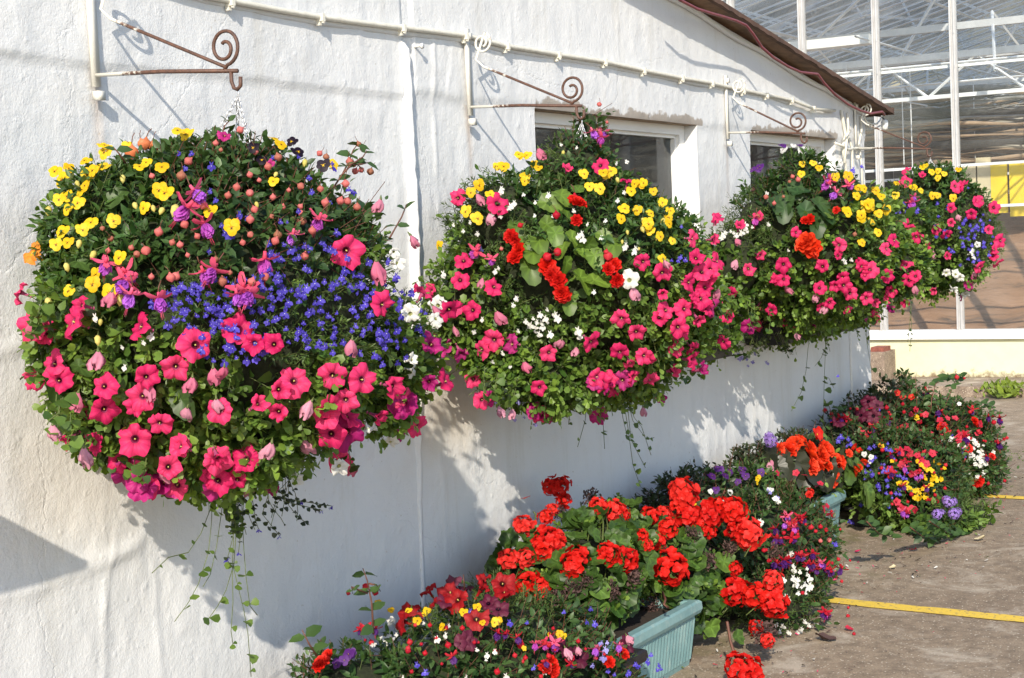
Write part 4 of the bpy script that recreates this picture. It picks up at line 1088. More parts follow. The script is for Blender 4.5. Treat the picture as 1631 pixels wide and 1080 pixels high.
def inpoly(x, y, poly):
    c = False; j = len(poly) - 1
    for i in range(len(poly)):
        if (poly[i][1] > y) != (poly[j][1] > y) and x < (poly[j][0] - poly[i][0]) * (y - poly[i][1]) / (poly[j][1] - poly[i][1]) + poly[i][0]: c = not c
        j = i
    return c
def scatter(poly, n, rr):
    xs_ = [p[0] for p in poly]; ys_ = [p[1] for p in poly]; out = []
    while len(out) < n:
        x = rr.uniform(min(xs_), max(xs_)); y = rr.uniform(min(ys_), max(ys_))
        if inpoly(x, y, poly): out.append((x, y))
    return out
def bake(kind, lst, mass, parent, name, s=1.0):
    """past a hundred of one tiny flower: the rest as one part"""
    tmp = [put(kind, x, y, mass, None, s=s) for x, y in lst]
    V = []; F3 = []; F4 = []; off = 0; mb = MB()
    mats = list(FL[kind][1][0].materials)
    for o in tmp:
        Mw = Matrix.LocRotScale(o.location, o.rotation_quaternion, o.scale); me = o.data
        n0 = len(mb.v); mb.v += [tuple(Mw @ v.co) for v in me.vertices]
        for p in me.polygons: mb.f.append(tuple(i + n0 for i in p.vertices)); mb.m.append(p.material_index)
        bpy.data.objects.remove(o)
    b = mb.build(name, mats, parent, True); b['kind'] = 'stuff'; return b
def trail(pix, d, parent, name='trailing_stem', leaf=.016, step=.035, r_=.0012, col=((.06, .11, .02), (.16, .25, .05)), nflow=0):
    top = pix[0]
    """thin hanging stem through photo pixels at distance d from the wall, small round leaves along it"""
    P = [Vector(at(px, py, d)) for px, py in pix]
    m = MB(); m.tube(P, r_, 4)
    m.build('stem', M['stem'], parent, True)
    LP = []; LD = []; L = []; acc = 0
    for a, b in zip(P[:-1], P[1:]):
        n = max(1, int((b - a).length / step))
        for i in range(n):
            p = a.lerp(b, (i + random.random()) / n)
            for s in (1, -1):
                if random.random() < .2: continue
                LP.append(tuple(p)); LD.append((s * .75 + random.gauss(0, .3), -.3 + random.gauss(0, .4), -.15 + random.gauss(0, .3))); L.append(leaf * random.uniform(.45, 1.35))
    if not LP: return
    n = len(LP); LP = np.array(LP); LD = unit(np.array(LD)); Nn = unit(np.array([(-.4, -.6, .5)] * n) + rng.normal(size=(n, 3)) * .3)
    Nn = unit(Nn - LD * (Nn * LD).sum(1, keepdims=True)); t = rng.random((n, 1))
    leaves(LP, LD, Nn, np.array(L), .5, SPOON, np.array(col[0]) * (1 - t) + np.array(col[1]) * t, name + '_leaves', parent)
def ball(parent, name, c, r_, mat, n=20):
    m = MB(); rr = random.Random(1)
    m.grid([[(c[0] + r_[0] * sin(pi * i / 12) * cos(2 * pi * k / n), c[1] + r_[1] * sin(pi * i / 12) * sin(2 * pi * k / n), c[2] - r_[2] * cos(pi * i / 12)) for k in range(n)] for i in range(13)], 0, True)
    return m.build(name, mat, parent, True)

# ------------------------------------------------------------------ hanging baskets
GH = 'flower filled hanging baskets along the wall'
def link_chain(p0, p1, m, s=.0085):
    p0 = Vector(p0); p1 = Vector(p1); L = (p1 - p0).length; n = max(3, int(L / (s * 1.55))); d = (p1 - p0) / n; ax = d.normalized()
    a = ax.cross(Vector((.3, 1, .1))).normalized(); b = ax.cross(a)
    for i in range(n):
        c = p0 + d * (i + .5); u = a if i % 2 else b
        m.tube([c + ax * (s * cos(t)) + u * (s * .5 * sin(t)) for t in [2 * pi * k / 8 for k in range(9)]], s * .17, 4, caps=False)
def basket(i, cpx, cd, rads, label, lobes=(), scale=1.0, spread=.16, chain_to=.30):
    c = at(*cpx, cd); rads = np.array(rads)
    root = empty('hanging_basket', (c[0], c[1], c[2] - rads[2] * .6), label, 'hanging basket', GH)
    ells = [(c, rads)] + [(at(px, py, d), r_) for (px, py, d, r_) in lobes]
    mass = Mass(ells, scale)
    P, A = BR[i]
    hk = Vector((P[0], P[1] - A - .016, P[2] - .078))
    m = MB(); m.tube([hk + Vector((0, 0, .012)), hk + Vector((.004, 0, -.004)), hk + Vector((0, 0, -.02))], .002, 5)
    for k in range(3):
        th = k * 2.094 + .5; link_chain(hk + Vector((0, 0, -.012)), (c[0] + .17 * cos(th), c[1] + .17 * sin(th), c[2] + rads[2] * chain_to), m)
    m.build('chain', M['zinc'], root, True)
    ball(root, 'dark_core', c, rads * .80, M['moss_green'])  # dark core added to stop light showing through the leaves
    for j, (px, py, d, r_) in enumerate(lobes): ball(root, 'dark_core', at(px, py, d), np.array(r_) * .72, M['moss_green'], 12)
    m = MB()                      # the wire basket itself, buried in the growth
    for k in range(10):
        th = k * pi / 5; m.tube([(c[0] + .2 * cos(th) * cos(u), c[1] + .2 * sin(th) * cos(u), c[2] - .05 - .2 * sin(u)) for u in (0, .4, .8, 1.2, 1.5)], .002, 4)
    m.build('wire_basket', M['black'], root, True)
    return root, mass
def bshoot(pix, d, root):
    P = [Vector(at(px, py, d)) for px, py in pix]; m = MB(); m.tube(P, [.0026 - .0014 * i / (len(P) - 1) for i in range(len(P))], 5); m.build('shoot_stem', M['rstem'], root, True)
    LP = []; LD = []; L = []
    for a, b in zip(P[:-1], P[1:]):
        for s in (1, -1): LP.append(tuple(a.lerp(b, .6))); LD.append((s * .6 + random.gauss(0, .25), -s * .45 + random.gauss(0, .3), random.gauss(.1, .3))); L.append(.036 * random.uniform(.7, 1.1))
    n = len(LP); LD = unit(np.array(LD)); Nn = unit(np.array([(-.35, -.4, .8)] * n) + rng.normal(size=(n, 3)) * .25); Nn = unit(Nn - LD * (Nn * LD).sum(1, keepdims=True))
    leaves(np.array(LP), LD, Nn, np.array(L), .28, OVAL, np.array([(.05, .1, .03)] * n), 'shoot_leaves', root)
def onpx(kind, lst, d, root, s=1.0):
    for px, py in lst:
        name, meshes, size, mode = FL[kind]; q = Vector((random.gauss(0, .4), random.gauss(0, .4), 1)).to_track_quat('Z', 'Y')
        link(name, random.choice(meshes), root, at(px, py, d), q, size * s * random.uniform(.85, 1.1))
rr = random.Random(99)

# --- basket 1, nearest
b1, m1 = basket(0, (356, 500), .43, (.41, .40, .38), 'nearest basket, with yellow violas, salmon buds and a patch of blue lobelia',
    lobes=[(175, 545, .30, (.15, .17, .16)), (575, 570, .54, (.17, .19, .18)), (190, 370, .32, (.14, .16, .15)), (350, 680, .40, (.22, .22, .13)), (210, 650, .34, (.14, .15, .12)), (500, 380, .52, (.11, .14, .10)), (350, 290, .42, (.17, .18, .10))])
A1 = [(150, 300, 'viola'), (220, 260, 'viola'), (200, 400, 'viola'), (120, 420, 'viola'), (300, 240, 'fuchsia'), (400, 300, 'fuchsia'), (500, 260, 'fuchsia'), (330, 350, 'fuchsia'), (420, 380, 'fuchsia'), (560, 330, 'fuchsia'),
      (370, 470, 'lobelia'), (470, 450, 'lobelia'), (560, 440, 'lobelia'), (620, 480, 'lobelia'), (480, 520, 'lobelia'), (600, 540, 'lobelia'), (560, 500, 'lobelia'), (260, 480, 'lobelia'), (400, 540, 'lobelia'),
      (60, 480, 'petunia'), (80, 570, 'petunia'), (180, 520, 'petunia'), (130, 660, 'petunia'), (250, 600, 'petunia'), (280, 680, 'petunia'), (330, 740, 'petunia'), (400, 640, 'petunia'), (480, 640, 'petunia'), (560, 640, 'petunia'), (640, 600, 'petunia'), (660, 430, 'petunia'), (450, 700, 'petunia'), (650, 640, 'petunia')]
sprigs(m1, 3300, A1, b1, 38)
big_leaves(m1, pts("250,630 375,340 240,790 640,440 420,800 590,890 460,990", 0, 180, 3.375) + pts("280,410 400,330 920,500", 0, 480, 3.178), .035, b1, 'broad_leaf', M['leaf'], (.035, .075, .018), (.07, .13, .03))
place('pet', pts("410,20 170,125 360,100 705,125 990,220 265,310 160,400 890,335 740,390 720,480 530,550 340,700 680,700 600,810 700,850 850,840 895,935 1095,800 1100,910", 0, 480, 3.178)
      + pts("135,135 210,215 305,215 600,380 760,395 910,430 410,400 330,440 230,515 330,560 575,545 670,500 680,580 690,660 960,500 835,580 1035,640 165,795 20,790 1200,50 1180,400", 340, 480, 3.176)
      + pts("650,740 1065,960 850,1030 120,960 410,1010", 360, 180, 3.375)[:3] + [(30, 465), (30, 480)][:1], m1, b1)
place('pet', [(75, 528), (130, 656), (232, 597)], m1, b1, out=1.0)
place('mag', [(689, 548), (683, 608), (642, 640), (261, 768), (347, 775), (553, 690), (205, 752)], m1, b1)
place('fad', [(607, 331), (690, 500)], m1, b1, s=.8)
place('pet', scatter([(60, 560), (200, 620), (400, 660), (650, 640), (560, 700), (380, 780), (200, 740), (90, 680)], 12, rr), m1, b1, s=.85)
place('fad', [(157, 575), (341, 600), (308, 615), (344, 650), (483, 715), (497, 652), (261, 760), (563, 555), (655, 388), (359, 600), (180, 480), (240, 625), (300, 665), (125, 640), (433, 720), (600, 430)], m1, b1)
place('wpet', [(627, 402), (632, 420), (696, 508), (656, 572), (472, 762), (541, 744), (586, 685), (622, 706), (658, 590), (655, 500), (664, 480)], m1, b1, s=.72)
place('vio', pts("300,310 370,295 335,360 460,260 555,175 565,210 560,285 455,385 440,415 360,440 320,465 420,485 855,410 775,510 1130,530 490,590 610,575 335,635 300,705 370,700 645,775 500,920 370,955 590,970 675,180 790,260 750,290 870,290 1000,115 960,100 510,870 470,330 500,310 360,520 440,625 890,430", 0, 180, 3.375)
      + pts("255,370 255,135 30,615 575,280 295,170", 360, 180, 3.375), m1, b1)
place('vbud', pts("265,500 720,485 880,515 945,495 430,690 510,745 355,810 250,995 650,980 660,335 410,365 530,900 820,500", 0, 180, 3.375) + pts("160,480 275,320 425,250", 360, 180, 3.375) + [(160, 508), (155, 535)], m1, b1)
place('opet', [(49, 402)], m1, b1)
place('pch', [(228, 228), (237, 226), (248, 230), (245, 234), (213, 238)], m1, b1)
place('bvio', [(404, 235), (475, 241), (417, 255), (465, 226), (516, 262)], m1, b1)
place('fbud', pts("820,345 1040,265 985,330 715,200 725,720 790,725 1010,760 740,775 825,865 920,865 965,865 570,620 605,665 1160,775 1190,880 970,700 985,585 1050,660 870,625 600,730 940,690 1100,480 1190,210 1160,170", 0, 180, 3.375)
      + pts("95,105 170,370 115,335 120,440 140,510 110,660 300,505 400,505 375,405 262,240 270,640 270,680 525,475 600,400 640,470 605,465 488,405 685,500 145,885 420,755  125,565 60,580 155,210 190,865 210,290 330,420 60,400 15,440 230,560 450,620 390,540 530,240 240,450 80,690 370,590 20,850", 360, 180, 3.375), m1, b1)
place('fuc', pts("1040,430 1025,510 1095,600 590,800 685,860 720,960 865,990 1090,850 1160,840 700,900", 0, 180, 3.375) + pts("490,570 350,650 200,780 90,930 50,960 130,960", 360, 180, 3.375), m1, b1)
place('mag', [(430, 262), (357, 215)], m1, b1, s=.5)
L1 = scatter([(235, 470), (330, 440), (400, 440), (480, 425), (560, 430), (650, 430), (688, 500), (660, 575), (600, 585), (520, 565), (450, 560), (360, 590), (290, 540), (240, 500)], 265, rr) + scatter([(370, 400), (560, 380), (640, 420), (560, 460), (400, 470)], 40, rr) + scatter([(280, 230), (600, 260), (560, 400), (320, 400)], 34, rr) + scatter([(270, 455), (330, 440), (350, 520), (260, 500)], 18, rr)
place('lob', L1[:100], m1, b1, s=1.0); bake('lob', L1[100:] , m1, b1, 'lobelia_flowers', s=1.0)
place('wlob', [(193, 552), (240, 535), (228, 546), (197, 584), (150, 505)], m1, b1)
for px_ in (((338, 780), (337, 830), (332, 880), (316, 930), (300, 960), (278, 990)), ((345, 785), (320, 850), (300, 880), (268, 888), (242, 913)), ((365, 780), (372, 860), (370, 900), (371, 960), (368, 1005), (371, 1027)),
            ((372, 790), (376, 850), (372, 905), (388, 970), (395, 1010), (400, 1078)), ((385, 800), (388, 870), (392, 920), (398, 965), (410, 980)), ((355, 800), (345, 870), (335, 915), (323, 935)), ((372, 900), (360, 940), (347, 965), (329, 990)), ((360, 770), (368, 800), (376, 845))):
    trail(px_, .40, b1, leaf=.020, step=.045)
for k in range(7): trail(((362 + k * 2, 775), (368 + k, 800 + 3 * k), (370 + 2 * k, 850)), .41, b1, leaf=.022, step=.022)
for k in range(12):
    x0 = 400 + rr.uniform(-40, 80); p = [(x0, 755)]; dx = rr.uniform(-.5, .9)
    for j in range(5): dx += rr.uniform(-.5, .5); p.append((p[-1][0] + 12 * dx, p[-1][1] + rr.uniform(8, 24)))
    trail(p, .42, b1, 'bare_stem', leaf=.012, step=.02, r_=.0011, col=((.02, .03, .02), (.05, .06, .03)))
for (fx, fy) in [(380, 882), (362, 892), (528, 808), (513, 815), (445, 855), (412, 845), (480, 800)]:
    trail([(min(fx, 470) - 10, 765), ((fx + 400) / 2 - 5, (fy + 770) / 2 + 6), (fx, fy - 2)], .42, b1, 'bare_stem', leaf=.012, step=.022, r_=.0011, col=((.02, .03, .02), (.05, .06, .03)))
    onpx('lob', [(fx, fy)], .42, b1)

bshoot([(530, 300), (545, 278), (556, 256), (562, 240), (572, 226)], .6, b1); bshoot([(545, 278), (560, 262), (578, 250), (584, 240)], .62, b1); bshoot([(556, 262), (575, 262), (590, 258)], .62, b1)
bshoot([(350, 240), (352, 220), (358, 200), (368, 190)], .45, b1); bshoot([(200, 260), (190, 245), (182, 236)], .4, b1); bshoot([(620, 380), (640, 345), (648, 325)], .6, b1)
onpx('fbud', [(569, 224), (579, 231), (555, 250), (568, 267), (573, 265), (592, 267), (513, 240), (563, 256)], .6, b1, 1.0)

def ragged(edge, n, d, root, seed, lo=14, hi=46, ends=('pet', 'mag', 'fad')):
    r = random.Random(seed)
    for k in range(n):
        t = r.random() * (len(edge) - 1); i = int(t); f = t - i
        x = edge[i][0] * (1 - f) + edge[i + 1][0] * f; y = edge[i][1] * (1 - f) + edge[i + 1][1] * f; L = r.uniform(lo, hi); sx_ = (x - edge[0][0]) / (edge[-1][0] - edge[0][0]) - .5; dx = sx_ * L * .9 + r.gauss(0, 6)
        trail([(x - dx * .4, y - 26), (x, y), (x + dx * .6, y + L * .55), (x + dx * .8, y + L)], d + r.uniform(-.08, .12), root, 'hanging_shoot', leaf=.026, step=.012, r_=.0016, col=((.035, .08, .016), (.15, .25, .04)))
        if r.random() < .5:
            kd = r.choice(ends); name, meshes, size, mode = FL[kd]; q = Vector((-.6 + r.gauss(0, .3), -.7, -.05 + r.gauss(0, .3))).to_track_quat('Z', 'Y')
            link(name, r.choice(meshes), root, at(x + dx * .7, y + L * .7, d + .05), q, size * r.uniform(.75, 1.0))
ragged([(85, 650), (115, 690), (180, 732), (250, 765), (340, 780), (430, 762), (530, 735), (620, 690), (660, 640)], 24, .40, b1, 5, 8, 28)
ragged([(62, 480), (56, 540), (70, 620)], 5, .30, b1, 6, 8, 18)

# --- basket 2
b2, m2 = basket(1, (922, 444), .44, (.43, .42, .345), 'middle basket with lime green begonia leaves and scarlet flowers in front of the large window',
    lobes=[(768, 480, .26, (.17, .16, .18)), (1060, 470, .60, (.17, .2, .20)), (915, 275, .43, (.12, .12, .13)), (815, 555, .34, (.15, .15, .13)), (980, 560, .50, (.26, .22, .16)), (800, 350, .32, (.17, .17, .15)), (1020, 385, .56, (.13, .15, .12)), (940, 215, .40, (.035, .035, .10)), (870, 590, .42, (.2, .2, .12))])
A2 = [(770, 320, 'lobelia'), (830, 290, 'viola'), (900, 250, 'lobelia'), (950, 200, 'fuchsia'), (930, 240, 'fuchsia'), (970, 300, 'viola'), (1040, 330, 'viola'), (1000, 380, 'viola'), (1070, 380, 'viola'), (760, 400, 'lobelia'), (860, 400, 'lobelia'), (850, 460, 'lobelia'), (850, 500, 'lobelia'), (960, 460, 'lobelia'),
      (720, 440, 'petunia'), (740, 500, 'petunia'), (800, 560, 'petunia'), (720, 600, 'petunia'), (880, 570, 'petunia'), (960, 540, 'ivy'), (950, 480, 'ivy'), (1040, 470, 'petunia'), (1100, 440, 'petunia'), (1120, 400, 'petunia'), (1040, 560, 'petunia'), (1100, 540, 'petunia'), (970, 610, 'petunia')]
sprigs(m2, 2900, A2, b2, 30)
BL = ((.070, .140, .018), (.17, .27, .035))
big_leaves(m2, pts("480,295 430,400 505,375 400,460 520,450 490,480 670,470 600,510 550,590 370,550 500,535 600,600 320,410 540,275 430,320 510,680 560,500 380,500 460,430 350,470 580,470 630,440", 680, 180, 2.25), .042, b2, 'begonia_leaf', M['leaf'], *BL)
place('pet', pts("110,305 255,322 130,527 503,200 620,190 725,243 245,620 120,595 95,700 163,705 15,640 60,960 167,955 193,850 240,815 25,830 405,983 438,860 590,820 610,945 655,955 690,860 695,740 750,785 735,945 800,960 790,885 845,645 860,705 832,735 775,535 845,575 955,448 940,605 985,665 960,665 900,770 900,790 950,845 878,920 950,885 1060,820 1030,455 1040,380 985,570 1045,530 1000,625 965,520 885,850 1010,590 925,700 1000,700 970,740 1020,560 780,870 730,900 630,970 680,990", 680, 180, 2.25), m2, b2, s=.98)
place('fad', pts("95,785 250,735 348,915 535,865 740,645 225,380 200,615 485,835 850,550 1045,650 180,310 400,150", 680, 180, 2.25), m2, b2)
place('mag', pts("300,830 640,980 600,960 985,920 700,960 1030,700 120,860 70,840", 680, 180, 2.25), m2, b2)
place('vio', pts("350,245 350,228 630,213 562,218 583,262 697,378 755,348 790,400 340,155 250,190 275,192 158,283 140,355 180,375 225,290 45,475 400,195 810,280 845,525 800,360 870,350 868,375 775,250 620,270 380,180 835,440 765,260 730,280 880,460 710,340 845,320 800,425 360,150 330,150 640,225 660,210 865,395 795,395 745,255 190,260", 680, 180, 2.25), m2, b2, s=1.05)
place('vbud', pts("700,455 760,480 820,445 770,410 850,380 490,135 680,230 775,375 720,420", 680, 180, 2.25), m2, b2)
place('wlob', pts("300,330 310,322 290,340 268,268 262,275 345,290 385,318 386,362 262,368 180,430 155,390 230,350 435,292 525,350 450,368 703,283 685,310 715,172 480,112 680,180 535,120 640,385 577,397 627,445 710,480 742,495 748,485 318,662 310,685 325,665 425,735 355,745 428,705 390,770 400,790 440,790 323,778 255,555 245,565 235,890 210,545 60,575 370,760 410,750 380,735 460,720 470,735 360,755 415,765 395,745 385,780 435,750 405,720 555,430 540,440 560,450 235,360 95,400 130,420 270,860 300,905 545,800 540,780 600,640 730,610 715,470 170,780 200,740", 680, 180, 2.25), m2, b2, s=1.2)
place('wpet', pts("35,735 5,770 30,745 40,690 725,600", 680, 180, 2.25), m2, b2, s=.8)
place('beg', pts("318,455 330,490 315,515 455,570 430,550 470,600 483,645 650,560 680,600 525,315 540,325 535,385 300,440 440,580 670,545 490,655", 680, 180, 2.25), m2, b2, s=.82)
place('rbud', pts("447,510 350,405 645,500 465,355 455,500 640,490 530,295", 680, 180, 2.25), m2, b2, s=1.7)
place('fuc', [(949, 214), (960, 210), (955, 222), (940, 212), (764, 400), (786, 412)], m2, b2, s=.9)
place('fbud', [(961, 192), (948, 205), (950, 165), (1063, 353), (800, 395)], m2, b2)
place('lob', [(761, 398), (766, 396), (758, 404), (1085, 360), (1084, 408), (1092, 412), (1080, 415), (1070, 414)], m2, b2, s=1.1)
for px_ in (((935, 640), (932, 670), (920, 712)), ((960, 640), (961, 680), (963, 715)), ((990, 620), (1000, 680), (1008, 740), (1020, 775)), ((995, 620), (1008, 670), (1030, 700), (1042, 697)), ((1000, 630), (1010, 665), (1022, 680), (1037, 725)), ((1000, 650), (1005, 700), (1028, 745)), ((985, 620), (992, 665), (1000, 700))):
    trail(px_, .40, b2, leaf=.020, step=.045)
for k in range(9): x0 = rr.uniform(950, 1010); trail(((x0, 610), (x0 + rr.uniform(-6, 8), 635), (x0 + rr.uniform(-8, 12), 655)), .41, b2, leaf=.022, step=.025)
for k in range(10):
    x0 = rr.uniform(770, 900); p = [(x0, 605)]; dx = rr.uniform(-.8, .5)
    for j in range(4): dx += rr.uniform(-.4, .4); p.append((p[-1][0] + 10 * dx, p[-1][1] + rr.uniform(4, 12)))
    trail(p, .42, b2, 'bare_stem', leaf=.014, step=.02, col=((.02, .03, .02), (.05, .07, .03)))
place('plob', [(785, 630), (817, 632), (826, 640), (830, 645), (822, 626), (820, 666), (835, 663), (853, 676), (793, 641), (812, 640)], m2, b2, out=1.0)

ragged([(770, 612), (800, 625), (850, 640), (920, 650), (1000, 640), (1070, 612), (1130, 570)], 22, .38, b2, 8, 8, 30)

# --- basket 3
b3, m3 = basket(2, (1283, 392), .42, (.39, .38, .34), 'basket in front of the smaller window, dark begonia leaves above one big scarlet double bloom',
    lobes=[(1172, 420, .26, (.13, .14, .18)), (1370, 370, .58, (.20, .2, .2)), (1275, 285, .42, (.12, .12, .12)), (1420, 430, .62, (.17, .18, .14)), (1210, 345, .30, (.11, .12, .10)), (1330, 470, .42, (.25, .2, .12))], scale=1.1)
A3 = [(1200, 330, 'lobelia'), (1240, 270, 'viola'), (1300, 260, 'viola'), (1170, 370, 'lobelia'), (1230, 380, 'lobelia'), (1340, 290, 'fuchsia'), (1250, 300, 'fuchsia'), (1380, 350, 'bright'), (1370, 400, 'viola'), (1150, 450, 'petunia'), (1200, 440, 'petunia'), (1250, 450, 'petunia'), (1310, 430, 'petunia'), (1380, 450, 'petunia'), (1440, 420, 'petunia'), (1300, 500, 'petunia')]
sprigs(m3, 1900, A3, b3, 24)
big_leaves(m3, pts("360,290 400,250 480,290 430,320 350,310 500,330 470,370 390,230 330,290 480,350", 1100, 200, 2.348), .055, b3, 'begonia_leaf', M['leaf'], (.025, .065, .02), (.06, .12, .035))
place('pet', pts("100,347 183,375 255,340 395,400 553,447 553,487 262,485 217,530 310,568 350,573 493,527 480,607 575,600 597,628 660,645 640,530 670,540 495,680 300,690 155,715 150,630 748,620 740,560 800,520 815,580 840,560 765,430 735,460 730,650 805,660 85,430 100,530 60,560 690,690 250,680 630,515 650,560 520,660 540,600 590,690 350,520 320,580 120,640 690,660 570,570", 1100, 200, 2.348), m3, b3)
place('fad', pts("465,645 350,620 510,690 170,440 840,610 175,520", 1100, 200, 2.348), m3, b3)
place('obeg', pts("430,440 455,460 445,445 460,470", 1100, 200, 2.348), m3, b3, s=1.1)
place('beg', pts("545,315 430,355 450,352", 1100, 200, 2.348), m3, b3, s=.85)
place('vio', pts("585,325 635,232 660,300 710,270 730,315 642,345 640,440 675,360 620,265 690,240 705,330 680,305 460,143 420,145 543,190 415,183 650,290 700,400 625,230 645,235 655,305 670,290 660,295 585,318 730,310 640,335 715,265 670,310 590,190 480,160", 1100, 200, 2.348), m3, b3, s=1.25)
place('pvio', pts("250,160 230,165 260,155 410,70 345,75 520,190", 1100, 200, 2.348), m3, b3, s=1.2)
place('wvio', pts("385,75 410,80 350,90 555,130 560,140 430,90 410,95", 1100, 200, 2.348), m3, b3, s=1.2)
place('fbud', pts("400,200 378,190 290,265 250,330 318,285 240,350 370,210 610,400 315,290 345,265", 1100, 200, 2.348), m3, b3, s=1.25)
place('fuc', pts("520,205 515,220 585,225 545,250 250,345", 1100, 200, 2.348), m3, b3, s=1.1)
place('wlob', pts("200,380 205,370 130,400 160,400 115,415 110,425 290,370 365,465 190,400 170,410 575,500 580,510 90,395 230,380 210,395 150,395 120,410 285,250 600,500", 1100, 200, 2.348), m3, b3, s=1.4)
place('lob', pts("610,160 612,170 605,180 640,150", 1100, 200, 2.348), m3, b3, s=1.3)

ragged([(1150, 490), (1230, 520), (1300, 520), (1380, 500), (1440, 475)], 12, .36, b3, 9, 6, 18)

# --- basket 4, farthest
b4, m4 = basket(3, (1493, 372), .45, (.345, .33, .335), 'farthest hanging basket, round, hot pink and blue with a few white blooms, against the greenhouse',
    lobes=[(1430, 350, .46, (.18, .18, .17)), (1560, 380, .44, (.14, .14, .17)), (1490, 290, .45, (.16, .15, .10))], scale=1.15)
A4 = [(1470, 290, 'viola'), (1520, 300, 'viola'), (1430, 330, 'lobelia'), (1540, 360, 'lobelia'), (1560, 400, 'lobelia'), (1450, 400, 'petunia'), (1490, 380, 'petunia'), (1500, 450, 'petunia'), (1550, 450, 'petunia')]
sprigs(m4, 1300, A4, b4, 20)
place('pet', pts("870,187 808,212 808,165 1003,230 1073,280 1133,305 975,308 825,390 845,417 920,392 955,408 880,457 957,488 1160,430 1130,485 1138,465 1080,530 1150,515 975,365 790,360 910,615 1047,330 820,575 1115,390 990,225 1020,220 1085,285 775,440 780,365", 1100, 200, 2.348), m4, b4, s=1.1)
place('fad', pts("998,345 850,615 905,480 1060,560", 1100, 200, 2.348), m4, b4)
place('mag', pts("1045,600 1060,570 1015,640 800,660", 1100, 200, 2.348), m4, b4, s=.8)
place('vio', pts("873,155 863,242 927,195 985,272 925,262 905,265 770,217 767,262 835,230 1000,165 950,180 900,175 880,150 925,170", 1100, 200, 2.348), m4, b4, s=1.3)
place('fuc', pts("835,270 815,290 830,285", 1100, 200, 2.348), m4, b4)
L4 = scatter([(1540, 340), (1575, 340), (1585, 380), (1570, 420), (1530, 425), (1528, 370)], 46, rr) + scatter([(1420, 325), (1460, 320), (1465, 345), (1425, 350)], 16, rr) + scatter([(1480, 330), (1540, 290), (1560, 380), (1500, 420)], 18, rr)
place('lob', L4, m4, b4, s=1.35)
place('wpet', pts("958,555 990,557 1010,573 985,615 1030,633 1073,448 1057,480 980,612", 1100, 200, 2.348), m4, b4, s=.85)
for px_ in (((1450, 480), (1452, 520), (1449, 560)), ((1455, 470), (1450, 500), (1446, 545))): trail(px_, .45, b4, leaf=.018, step=.04, col=((.02, .04, .02), (.07, .11, .04)))

# ------------------------------------------------------------------ window boxes on the two sills
GW = 'black window boxes planted with petunias'
def winbox(x0, x1, label, n, flowers, anchors):
    z0 = .965; z1 = 1.13; d0, d1 = .012, .19
    root = empty('window_box', ((x0 + x1) / 2, WY, z0), label, 'window box', GW)
    m = MB(); y0, y1 = WY - d1, WY - d0
    m.lohi((x0, y0, z0), (x1, y0 + .006, z1)); m.lohi((x0, y1 - .006, z0), (x1, y1, z1)); m.lohi((x0, y0 + .006, z0), (x0 + .006, y1 - .006, z1)); m.lohi((x1 - .006, y0 + .006, z0), (x1, y1 - .006, z1)); m.lohi((x0 + .006, y0 + .006, z0), (x1 - .006, y1 - .006, z0 + .006))
    m.build('trough', M['black'], root)
    m = MB(); m.lohi((x0 + .007, y0 + .007, z1 - .03), (x1 - .007, y1 - .007, z1 - .02)); m.build('soil', M['soil'], root)
    k = max(3, int((x1 - x0) / .22)); ells = [((x0 + (x1 - x0) * (i + .5) / k, WY - .13, z1 - .01), (.17, .19, .15)) for i in range(k)]
    mass = Mass(ells, 1.05); sprigs(mass, n, anchors, root, 20)
    return root, mass
w1, mw1 = winbox(5.12, 6.40, 'black window box under the large window, mostly hidden behind the middle basket', 500, '', [(0, 0, 'petunia')])
place('pet', pts("870,700 1000,640 940,760 980,730 1010,760 950,700", 680, 180, 2.25), mw1, w1)
w2, mw2 = winbox(7.00, 8.24, 'black window box under the smaller window, its dark end showing below the petunias', 750, '', [(0, 0, 'petunia')])
place('pet', pts("350,735 390,735 575,722 495,680 240,735 690,715", 1100, 200, 2.348), mw2, w2, s=1.15)
place('mag', pts("395,765 465,745 530,700 630,700 660,710", 1100, 200, 2.348), mw2, w2)
for px_ in (((1292, 520), (1287, 555), (1284, 590), (1276, 625), (1260, 655)), ((1310, 520), (1315, 550), (1313, 600), (1312, 640), (1311, 680)), ((1305, 520), (1318, 545), (1322, 560)), ((1318, 545), (1308, 570), (1298, 583)), ((1380, 505), (1380, 540), (1383, 560), (1388, 590)), ((1312, 600), (1320, 602), (1328, 618))):
    trail(px_, .19, w2, leaf=.030, step=.06)
for k in range(12):
    x0 = rr.uniform(1190, 1245); p = [(x0, 530)]; dx = rr.uniform(-.8, .6)
    for j in range(4): dx += rr.uniform(-.4, .4); p.append((p[-1][0] + 8 * dx, p[-1][1] + rr.uniform(5, 13)))
    trail(p, .2, w2, 'bare_stem', leaf=.018, step=.02, col=((.03, .05, .02), (.08, .10, .04)))
place('plob', [(1175, 563), (1178, 570), (1192, 582), (1183, 568), (1203, 562), (1190, 572), (1207, 555), (1221, 577), (1176, 526), (1200, 575)], mw2, w2, s=1.4, out=1.0)

